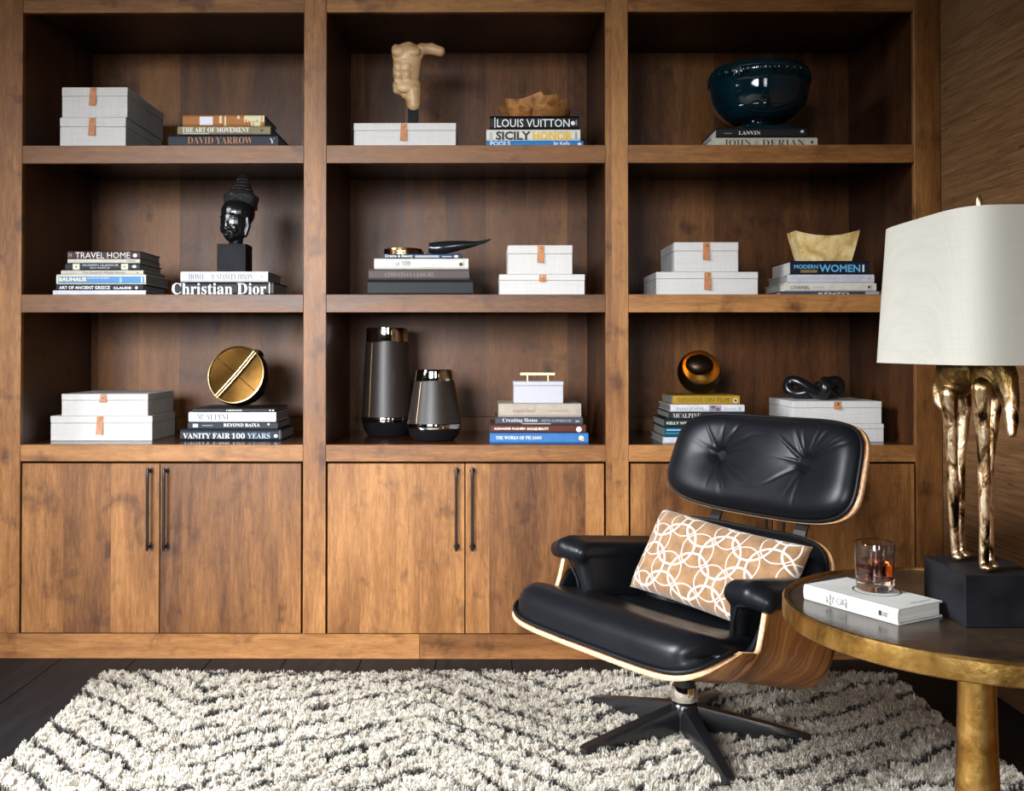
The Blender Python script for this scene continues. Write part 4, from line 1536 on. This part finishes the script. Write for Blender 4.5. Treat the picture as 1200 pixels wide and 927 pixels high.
# base -------------------------------------------------------
M_base = plain('black_enamel', (.006, .006, .007), .25)
lathe('swivel_column', [(.030, .128), (.030, .155), (.0295, .205), (.09, .210), (.10, .222)], M_base, CH_, 32, loc=(0, 0, 0))
lathe('chrome_collar', [(.034, .130), (.037, .134), (.036, .155), (.0325, .172), (.031, .173)], M_chrome, CH_, 32, False, False)
hub = lathe('hub', [(.028, .045), (.036, .050), (.040, .115), (.034, .1265), (.02, .1268)], M_base, CH_, 32)
fr = math.atan2(-.29, .04) - CROT      # front foot's direction in the chair's own frame
for k in range(5):
    a = fr + 2 * PI * k / 5
    M = Matrix.Rotation(a, 4, 'Z')
    vs = []
    for (rr_, w_, z0_, z1_) in ((.030, .022, .048, .122), (.12, .021, .050, .104), (.22, .019, .044, .084), (.318, .017, .034, .062), (.330, .013, .036, .058)):
        vs += [(rr_, -w_ * .8, z0_), (rr_, w_ * .8, z0_), (rr_, w_, z0_ + .6 * (z1_ - z0_)), (rr_, w_ * .7, z1_), (rr_, -w_ * .7, z1_), (rr_, -w_, z0_ + .6 * (z1_ - z0_))]
    fs = grid_faces(6, 5, 0, True) + [(5, 4, 3, 2, 1, 0), tuple(24 + i for i in range(6))]
    lg = sharp(mesh('leg', [M @ Vector(p) for p in vs], fs, M_base, CH_), 30)
    vs, fs = lathe_data([(.008, .010), (.011, .012), (.011, .028), (.005, .033), (.005, .038)], 14)
    mesh('glide', [M @ Vector((p[0] + .312, p[1], p[2])) for p in vs], fs, M_base, lg)

# ------------------------------------------------------------------ lumbar pillow
t = NT('trellis_velvet')
tc = t.node('ShaderNodeUVMap')
sp = t.node('ShaderNodeSeparateXYZ')
t.link(tc.outputs[0], sp.inputs[0])
wn = t.noise(t.coords('Object'), 16, 2)
wx = t.math('MULTIPLY', t.math('SUBTRACT', wn, .5), .05)
PX = t.math('ADD', t.math('MULTIPLY', sp.outputs[0], 3.4), wx)
PY = t.math('ADD', t.math('MULTIPLY', sp.outputs[1], 1.7), wx)


def ring(ox, oy, rad, wid, sx=1.0, sy=1.0):
    fx = t.math('SUBTRACT', t.math('FRACT', t.math('ADD', t.math('MULTIPLY', PX, sx), ox)), .5)
    fy = t.math('SUBTRACT', t.math('FRACT', t.math('ADD', t.math('MULTIPLY', PY, sy), oy)), .5)
    d = t.math('SQRT', t.math('ADD', t.math('MULTIPLY', fx, fx), t.math('MULTIPLY', fy, fy)))
    e = t.math('ABSOLUTE', t.math('SUBTRACT', d, rad))
    return t.math('LESS_THAN', e, wid)


m = ring(0, 0, .42, .019)
for args in ((.5, .5, .42, .019), (.5, 0, .33, .010), (0, .5, .33, .010)):
    m = t.math('MAXIMUM', m, ring(*args))
nap = t.noise(t.coords('Object'), 30, 4, .6)
fine = t.noise(t.coords('Object'), 400, 2)
tan = t.ramp(nap, [(.3, (.135, .066, .026)), (.7, (.235, .128, .055))])
wht = t.ramp(fine, [(.3, (.42, .38, .32)), (.7, (.60, .56, .49))])
t.bump(t.math('ADD', m, t.math('MULTIPLY', fine, .5)), .5, .003)
M_trellis = t.out(t.mix(tan, wht, m), .9, 0, Sheen_Weight=.12, Sheen_Roughness=.5)

PW, PH, PT = .268, .126, .058
nu, nv = 49, 33
vs, uv = [], []
for side in (1, -1):
    for j in range(nv):
        for i in range(nu):
            a, b = -1 + 2 * i / (nu - 1), -1 + 2 * j / (nv - 1)
            th = PT * ((1 - a ** 4) * (1 - b ** 4)) ** .55
            pin = 1 - .055 * (1 - a * a) * b * b * 1.0
            pia = 1 - .035 * (1 - b * b) * a * a * 1.0
            x, z = PW * a * pia, PH * b * pin
            vs.append((x, -side * th - .012 * (1 - a * a) + .010 * math.sin(3 * a + 1), z))
            uv.append((i / (nu - 1), j / (nv - 1)))
n1 = nu * nv
fs = grid_faces(nu, nv) + [tuple(reversed(f)) for f in grid_faces(nu, nv, n1)]
pil = mesh('lumbar_pillow', vs, fs, M_trellis, None, smooth=True)
ul = pil.data.uv_layers.new(name='UVMap')
for lp in pil.data.loops: ul.data[lp.index].uv = uv[lp.vertex_index]
bm = bmesh.new(); bm.from_mesh(pil.data)
bmesh.ops.remove_doubles(bm, verts=bm.verts, dist=1e-5)
bmesh.ops.recalc_face_normals(bm, faces=bm.faces)
bm.to_mesh(pil.data); bm.free()
MC = Matrix.Translation((BX, BY, 0)) @ Matrix.Rotation(CROT, 4, 'Z')
pil.matrix_world = MC @ Matrix.Translation((.062, .062, .492)) @ Matrix.Rotation(math.radians(-30), 4, 'X') @ Matrix.Rotation(math.radians(3), 4, 'Y')
tag(pil, 'tan velvet lumbar pillow with white interlocking ring embroidery on the lounge chair', 'pillow')

# ------------------------------------------------------------------ side table
TX, TY = .922, -CD + 1.85
TZ = .605
TR = .347
M_tabletop = NT('dark_patina_top')
_v = M_tabletop.coords('Object')
_n = M_tabletop.noise(_v, 9, 4, .6, .5)
M_tabletop.bump(M_tabletop.noise(_v, 40, 3), .12, .003)
M_tabletop = M_tabletop.out(M_tabletop.ramp(_n, [(.35, (.018, .011, .007)), (.65, (.055, .033, .018))]), .22, 0)
M_gold = NT('aged_brass')
_v = M_gold.coords('Object')
_n = M_gold.noise(_v, 12, 4, .65, .4)
_n2 = M_gold.noise(_v, 75, 3)
M_gold.bump(M_gold.math('ADD', _n2, M_gold.math('MULTIPLY', _n, 1.0)), .22, .004)
M_gold = M_gold.out(M_gold.ramp(_n, [(.3, (.19, .090, .020)), (.5, (.45, .245, .062)), (.7, (.62, .39, .125))]), M_gold.math('ADD', M_gold.math('MULTIPLY', _n, .25), .22), 1.0)
TB = empty('side_table', (TX, TY, 0), 0, 'round side table with dark top, wide aged brass rim and brass pedestal', 'table')
lathe('table_top', [(.01, TZ - .012), (TR - .012, TZ - .012), (TR - .012, TZ), (.01, TZ)], M_tabletop, TB, 128)
lathe('rim', [(TR - .0115, TZ - .030), (TR - .004, TZ - .034), (TR, TZ - .031), (TR + .0005, TZ - .018), (TR, TZ + .001), (TR - .003, TZ + .0045), (TR - .009, TZ + .005), (TR - .0115, TZ + .001), (TR - .0115, TZ - .030)], M_gold, TB, 160, False, False)
lathe('pedestal', [(.12, TZ - .034), (.12, TZ - .026), (.11, TZ - .0125), (.01, TZ - .0125)], M_gold, TB, 64)
lathe('pedestal', [(.20, .028), (.195, .036), (.10, .046), (.056, .065), (.046, .11), (.041, .20), (.036, .34), (.033, .46), (.032, .53), (.037, TZ - .040), (.040, TZ - .0345)], M_gold, TB, 64)
lathe('foot', [(.215, .0005), (.22, .006), (.22, .022), (.21, .0275)], M_gold, TB, 96)

# book on the table
zt = TZ + .0006
p0, p1, p2 = at_z(942, 702, zt), at_z(1052.5, 733.3, zt), at_z(1111.5, 721, zt)
sv = (p1 - p0)
L = sv.length
wv = (p2 - p1)
ang = math.atan2(sv.y, sv.x)
Wd = abs(wv.dot(Vector((-sv.y, sv.x, 0)).normalized())) - .017
BT = empty('book', ((p0 + p1) / 2), ang, 'white clothbound book with black ring on its cover, under the whisky glass', 'book')
h = .0285
M_whitecloth = linen('white_bookcloth', (.46, .445, .415), .6)
bm = bmesh.new()
th = .003
loop = [(Wd, 0), (.002, 0), (0, .004), (-.0012, h / 2), (0, h - .004), (.002, h), (Wd, h), (Wd, h - th), (.006, h - th), (.006, th), (Wd, th)]
va = [bm.verts.new((-L / 2, y, z)) for y, z in loop]
vb = [bm.verts.new((L / 2, y, z)) for y, z in loop]
for i in range(len(loop)):
    bm.faces.new((va[i], va[(i + 1) % len(loop)], vb[(i + 1) % len(loop)], vb[i]))
bm.faces.new(va)
bm.faces.new(list(reversed(vb)))
from_bm('cover', bm, M_whitecloth, BT)
box('pages', -L / 2 + .004, L / 2 - .004, .0065, Wd - .004, th + .0004, h - th - .0004, M_pages, BT)
bi = BT.matrix_basis.inverted() if False else (Matrix.Translation(BT.location) @ Matrix.Rotation(ang, 4, 'Z')).inverted()
M_ink = ink(hexcol('141414'))
gz = zt + h
gc = at_z(1025.5, 690.5, gz + .0008)
rcn = bi @ at_z(1027.5, 692, gz)
vs, fs = [], []
for i in range(64):
    a = 2 * PI * i / 64
    for rr_ in (.0415, .0442): vs.append((rcn.x + rr_ * math.cos(a), rcn.y + rr_ * math.sin(a), h + .0004))
fs = [(2 * i, 2 * ((i + 1) % 64), 2 * ((i + 1) % 64) + 1, 2 * i + 1) for i in range(64)]
mesh('cover_ring', vs, fs, M_ink, BT)
def spine_text(s_, x0, x1, z0, z1, turn=False, st='bold'):
    co, fs = glyphs(s_, st)
    if turn: vs = [(x0 + (1 - p[1]) * (x1 - x0), -.0018, z0 + (1 - p[0]) * (z1 - z0)) if False else (x0 + p[1] * (x1 - x0), -.0018, z1 - (p[0]) * (z1 - z0)) for p in co]
    else: vs = [(x0 + p[0] * (x1 - x0), -.0018, z0 + p[1] * (z1 - z0)) for p in co]
    mesh('lettering', vs, fs, M_ink, BT)
xs = lambda f: -L / 2 + L * f
spine_text('THE', xs(.285), xs(.262), .006, .0185, True)
spine_text('CREATIVE', xs(.318), xs(.296), .0035, .024, True)
spine_text('ACT', xs(.350), xs(.328), .008, .020, True)
spine_text('RICK', xs(.455), xs(.435), .009, .020, True)
spine_text('RUBIN', xs(.488), xs(.468), .006, .022, True)
vs = []
for i in range(24):
    a = 2 * PI * i / 24
    for rr_ in (.0048, .0057): vs.append((xs(.385) + .004 + rr_ * math.cos(a), -.0018, h / 2 + rr_ * math.sin(a)))
mesh('spine_ring', vs, [(2 * i, 2 * ((i + 1) % 24), 2 * ((i + 1) % 24) + 1, 2 * i + 1) for i in range(24)], M_ink, BT)
mesh('spine_dot', [(xs(.385) + .004 + .001 * math.cos(i * PI / 4), -.0018, h / 2 + .001 * math.sin(i * PI / 4)) for i in range(8)], [tuple(range(8))], M_ink, BT)
mesh('publisher_mark', [(xs(.815), -.0018, .010), (xs(.845), -.0018, .010), (xs(.845), -.0018, .019), (xs(.815), -.0018, .019)], [(0, 1, 2, 3)], M_ink, BT)
spine_text('PENGUIN', xs(.855), xs(.91), .0145, .0175)
spine_text('PRESS', xs(.855), xs(.90), .0105, .0135)
co, fs = glyphs('The Creative Act', 'bold')
mesh('lettering', [(L / 2 - .014 - p[1] * .004, Wd - .012 - (1 - p[0]) * .055, h + .0004) for p in co], fs, M_ink, BT)

# tumbler of whisky
GL = empty('tumbler', (gc.x, gc.y, gz + .0006), 0, 'heavy clear glass tumbler of amber whisky standing on the white book', 'glass')
R_ = .0355
M_tumbler = NT('tumbler_glass').out((1, 1, 1), 0.0, 0, Transmission_Weight=1.0, IOR=1.48)
M_whisky = NT('whisky').out((.46, .085, .010), 0.0, 0, Transmission_Weight=1.0, IOR=1.36)
GH = .090
prof = [(.001, 0), (R_ * .88, 0), (R_ * .95, .002), (R_ * .97, .010), (R_, .03), (R_ * 1.03, GH - .001), (R_ * 1.02, GH), (R_ * .985, GH - .001), (R_ * .955, .03), (R_ * .93, .022), (R_ * .6, .0195), (.001, .019)]
lathe('glass', prof, M_tumbler, GL, 64, True, True, 50)
lathe('whisky', [(.001, .0193), (R_ * .6, .0198), (R_ * .925, .0223), (R_ * .952, .03), (R_ * .968, .052), (.001, .052)], M_whisky, GL, 64)
rnd = random.Random(3)

# ------------------------------------------------------------------ horse lamp
LX, LY = .907, -CD + 1.80
bt = .697
LMP = empty('table_lamp', (LX, LY, TZ + .0006), 0, 'table lamp with bronze horse figure base and large off-white linen shade', 'lamp')
bz_ = bt - TZ - .0006
box('base_block', -.064, .074, -.070, .092, 0, bz_, M_blackwood, LMP, bevel=.0015)
t = NT('patinated_gold_horse')
v = t.coords('Object')
n1_ = t.noise(t.coords('Object', (1, 1, .35)), 55, 4, .65, .5)
n2_ = t.noise(v, 12, 3)
spz = t.node('ShaderNodeSeparateXYZ')
t.link(v, spz.inputs[0])
col = t.ramp(n1_, [(.38, (.012, .008, .006)), (.47, (.30, .17, .07)), (.56, (.86, .66, .44))])
dk = t.ramp(n2_, [(.3, (.10, .06, .02)), (.6, (.30, .185, .06))])
mk_ = t.math('MULTIPLY', t.math('SUBTRACT', spz.outputs[2], .375), 18, clamp=True)
col = t.mix(col, dk, mk_)
t.bump(n1_, .9, .004)
M_horse = t.out(col, .36, 1.0)


def hp_(u, v_, Zd, lx=0):
    """point at a pixel, at distance Zd from the camera plane, in the lamp's frame"""
    p = at_y(u, v_, -CD + Zd)
    return Vector((p.x - LX, p.y - LY, p.z - TZ - .0006))


hb = Blob()
ZH, ZF = 1.865, 1.775            # hind and front feet's distances
gb = bz_ + .001
hb.cap([hp_(1112, 462, 1.83), hp_(1113, 490, 1.835), hp_(1116, 540, 1.84), hp_(1117, 575, 1.845), hp_(1118, 615, 1.85), Vector((hp_(1120, 650, 1.855).x, hp_(1120, 650, 1.855).y, gb + .012))], [.0165, .0125, .0098, .0108, .0085, .0078])
hb.cap([hp_(1130, 462, 1.865), hp_(1129, 490, 1.868), hp_(1126, 540, 1.87), hp_(1125, 575, 1.872), hp_(1125, 615, 1.874), Vector((hp_(1127, 650, 1.878).x, hp_(1127, 650, 1.878).y, gb + .012))], [.0155, .0115, .0085, .0095, .0078, .0075])
hb.cap([hp_(1150, 455, 1.755), hp_(1151, 490, 1.757), hp_(1153, 540, 1.76), hp_(1153.5, 562, 1.76), hp_(1154, 615, 1.762), Vector((hp_(1153, 650, 1.765).x, hp_(1153, 650, 1.765).y, gb + .012))], [.0175, .0130, .0102, .0110, .0090, .0085])
hb.cap([hp_(1167, 458, 1.79), hp_(1164, 490, 1.79), hp_(1159, 540, 1.788), hp_(1158, 562, 1.786), hp_(1158.5, 615, 1.784), Vector((hp_(1159.5, 650, 1.782).x, hp_(1159.5, 650, 1.782).y, gb + .012))], [.0150, .0115, .0090, .0098, .0082, .0082])
for c_ in ((1120, 1.850), (1127.5, 1.873), (1153, 1.760), (1160, 1.777)):
    p = hp_(c_[0], 650, c_[1])
    hb.ell((p.x + .003, p.y - .004, gb + .007), (.0115, .0125, .0075))
hb.ell(hp_(1120, 440, 1.845), (.036, .036, .045))
hb.ell(hp_(1140, 432, 1.815), (.055, .036, .036))
hb.ell(hp_(1160, 436, 1.775), (.034, .034, .046))
hb.cap([hp_(1166, 425, 1.765), hp_(1178, 444, 1.75), hp_(1183, 464, 1.742), hp_(1185, 478, 1.738)], [.031, .022, .0165, .0135])
hb.cap([hp_(1185, 478, 1.738), hp_(1186, 492, 1.730), hp_(1185.5, 508, 1.725)], [.0140, .0115, .0078])
hb.cap([hp_(1192, 483, 1.735), hp_(1194, 475, 1.733)], [.0035, .0016])
hb.cap([hp_(1180, 484, 1.742), hp_(1178.5, 477, 1.742)], [.0035, .0016])
hb.cap([hp_(1101, 446, 1.86), hp_(1097.5, 456, 1.865), hp_(1099.5, 470, 1.862), hp_(1103, 477, 1.855)], [.009, .0085, .0085, .006])
hb.build('horse', M_horse, LMP, voxel=.0022, smooth=2)
# shade
zs0, zs1 = 1.066 - TZ, 1.330 - TZ
M_shade = linen('shade_linen', (.37, .348, .30), .3, .88)
M_shade.node_tree.nodes['Principled BSDF'].inputs['Roughness'].default_value = .9


def shade_ring(z, k):
    """long rounded rectangle, chamfer-like soft corners"""
    f = (z - zs0) / (zs1 - zs0)
    a, b = .133 - .016 * f, .205 - .016 * f
    out = []
    for i in range(96):
        th = 2 * PI * i / 96
        c_, s_ = math.cos(th), math.sin(th)
        e = 2 / 5.0
        out.append((math.copysign(abs(c_) ** e, c_) * a * k, math.copysign(abs(s_) ** e, s_) * b * k, z))
    return out


vs = []
for j in range(7): vs += shade_ring(zs0 + (zs1 - zs0) * j / 6, 1)
for j in range(7): vs += shade_ring(zs1 + (zs0 - zs1) * j / 6, .985)
n = 96
fs = grid_faces(n, 14, 0, True) + [(13 * n + i, 13 * n + (i + 1) % n, (i + 1) % n, i) for i in range(n)]
shd = sharp(mesh('lamp_shade', vs, fs, M_shade, LMP), 40)
rodx = 0.0
tube('rod', [(0, 0, hp_(1143, 425, 1.80).z + .0), (0, 0, zs1 + .004)], .004, M_satin_brass, LMP, 10)
sp_ = bmesh.new()
for a in (0, 1):
    for sg in (-1, 1):
        if a == 0: add_box(sp_, min(0, sg * .116), max(0, sg * .116), -.002, .002, zs1 - .008, zs1 - .004)
        else: add_box(sp_, -.002, .002, min(0, sg * .186), max(0, sg * .186), zs1 - .008, zs1 - .004)
from_bm('spider', sp_, M_satin_brass, LMP)
lathe('finial', [(.004, zs1), (.0055, zs1 + .004), (.003, zs1 + .012), (.0062, zs1 + .024), (.0055, zs1 + .040), (.001, zs1 + .046)], M_satin_brass, LMP, 20)

# ------------------------------------------------------------------ shag rug
RX0, RX1, RY0, RY1 = -1.225, 1.315, -3.05, -.275
RUG = box('rug', RX0 + .02, RX1 - .02, RY0, RY1 - .015, .0004, .011, plain('rug_backing', (.36, .32, .27), .95), None)
tag(RUG, 'thick cream shag rug with broken dark zigzag lines on the dark floor', 'rug')
rng = np.random.default_rng(7)


def pile(n, x0, x1, y0, y1, wid, length, cell):
    x = rng.uniform(x0, x1, n)
    y = rng.uniform(y0, y1, n)
    # tufts: strands gather on jittered tuft centres
    ci, cj = np.floor(x / cell), np.floor(y / cell)
    hsh = lambda a, b, k: np.modf(np.abs(np.sin(a * 127.1 + b * 311.7 + k * 74.7) * 43758.5453))[0]
    cx_ = (ci + .5 + .7 * (hsh(ci, cj, 1) - .5)) * cell
    cy_ = (cj + .5 + .7 * (hsh(ci, cj, 2) - .5)) * cell
    flow = 2.2 * np.sin(x * 3.1 + 1.3 * np.sin(y * 2.7)) + 1.8 * np.sin(y * 4.3 + 2.0 * np.sin(x * 3.9)) + 1.5 * (hsh(ci, cj, 3) - .5)
    lean = .008 + .010 * hsh(ci, cj, 4)
    dx, dy = np.cos(flow) * lean, np.sin(flow) * lean - .010
    L_ = length * (.75 + .35 * hsh(ci, cj, 5)) * rng.uniform(.8, 1.1, n)
    tipx = x + (cx_ - x) * .35 + dx + rng.normal(0, .0035, n)
    tipy = y + (cy_ - y) * .35 + dy + rng.normal(0, .0035, n)
    midx = x + (tipx - x) * .30 + rng.normal(0, .0015, n)
    midy = y + (tipy - y) * .30 + rng.normal(0, .0015, n)
    ang = rng.uniform(0, PI, n)
    wx, wy = np.cos(ang) * wid / 2, np.sin(ang) * wid / 2
    z0_ = np.full(n, .010)
    zm = .010 + L_ * .62
    ztip = .010 + L_ * .92 - .25 * np.hypot(dx, dy) - rng.uniform(0, .004, n)
    zq = .010 + L_ * .88
    qx, qy = x + (tipx - x) * .68, y + (tipy - y) * .68
    P = np.empty((n, 7, 3), np.float32)
    for k, (px, py, pz, s_) in enumerate(((x, y, z0_, .8), (midx, midy, zm, 1.0), (qx, qy, zq, .8))):
        P[:, 2 * k] = np.stack([px - wx * s_, py - wy * s_, pz], 1)
        P[:, 2 * k + 1] = np.stack([px + wx * s_, py + wy * s_, pz], 1)
    P[:, 6] = np.stack([tipx, tipy, ztip], 1)
    # broken zigzag lines of dark yarn
    g_ = np.interp(x, [-1.5, -.86, -.15, .24, 1.5], [.62, 0, .40, 0, .70])
    zz = y - g_ + .012 * np.sin(x * 17 + y * 5) + .008 * np.sin(x * 41)
    row = np.floor(zz / .124)
    fr_ = zz / .124 - row
    brk = np.sin(x * 6.3 + row * 2.4) + .8 * np.sin(x * 14.7 + row * 5.1) + .5 * np.sin(x * 37 + row)
    dark = (np.abs(fr_ - .5) < .082 + .02 * np.sin(x * 23 + row)) & (brk > -1.6)
    dark &= rng.uniform(0, 1, n) > .05
    base = np.array([.90, .82, .71])
    C = base[None] * (1 + .16 * (hsh(ci, cj, 6) - .5) + rng.normal(0, .045, n))[:, None]
    C = np.where(dark[:, None], np.array([.07, .064, .064])[None] * rng.uniform(.6, 1.9, n)[:, None], C)
    return P, np.clip(C, 0, .92)


def build_pile(sets):
    P = np.concatenate([s_[0] for s_ in sets])
    C = np.concatenate([s_[1] for s_ in sets])
    n = len(P)
    me = bpy.data.meshes.new('pile')
    me.vertices.add(n * 7)
    me.vertices.foreach_set('co', P.reshape(-1))
    pat = np.array([0, 1, 3, 2, 2, 3, 5, 4, 4, 5, 6], np.int32)
    loops = (np.arange(n, dtype=np.int32)[:, None] * 7 + pat[None]).reshape(-1)
    me.loops.add(n * 11)
    me.loops.foreach_set('vertex_index', loops)
    me.polygons.add(n * 3)
    st = (np.arange(n, dtype=np.int32)[:, None] * 11 + np.array([0, 4, 8], np.int32)[None]).reshape(-1)
    me.polygons.foreach_set('loop_start', st)
    me.update(calc_edges=True)
    at = me.color_attributes.new('yarn', 'FLOAT_COLOR', 'POINT')
    c4 = np.ones((n, 7, 4), np.float32)
    c4[:, :, :3] = C[:, None, :]
    at.data.foreach_set('color', c4.reshape(-1))
    me.validate()
    return me


me = build_pile([pile(340000, RX0, RX1, -1.35, RY1, .0024, .048, .020), pile(60000, RX0, RX1, RY0, -1.35, .0050, .048, .028)])
t = NT('wool_yarn')
at_ = t.node('ShaderNodeAttribute', attribute_name='yarn')
t.link(at_.outputs['Color'], t.b.inputs['Base Color'])
ge = t.node('ShaderNodeNewGeometry')
sc_ = t.node('ShaderNodeVectorMath', operation='SCALE')
sc_.inputs['Scale'].default_value = .4
t.link(ge.outputs['Normal'], sc_.inputs[0])
ad_ = t.node('ShaderNodeVectorMath', operation='ADD')
t.link(sc_.outputs[0], ad_.inputs[0])
ad_.inputs[1].default_value = (0, 0, 1)
nm_ = t.node('ShaderNodeVectorMath', operation='NORMALIZE')
t.link(ad_.outputs[0], nm_.inputs[0])
t.link(nm_.outputs[0], t.b.inputs['Normal'])
t.b.inputs['Roughness'].default_value = .95
t.b.inputs['Specular IOR Level'].default_value = .1
tr = t.node('ShaderNodeBsdfTranslucent')
t.link(at_.outputs['Color'], tr.inputs['Color'])
mx = t.node('ShaderNodeMixShader')
mx.inputs[0].default_value = .45
t.link(t.b.outputs[0], mx.inputs[1])
t.link(tr.outputs[0], mx.inputs[2])
t.link(mx.outputs[0], t.t.nodes['Material Output'].inputs[0])
pl_ = link('pile', me, t.m, RUG)
tag(pl_, kind='stuff')
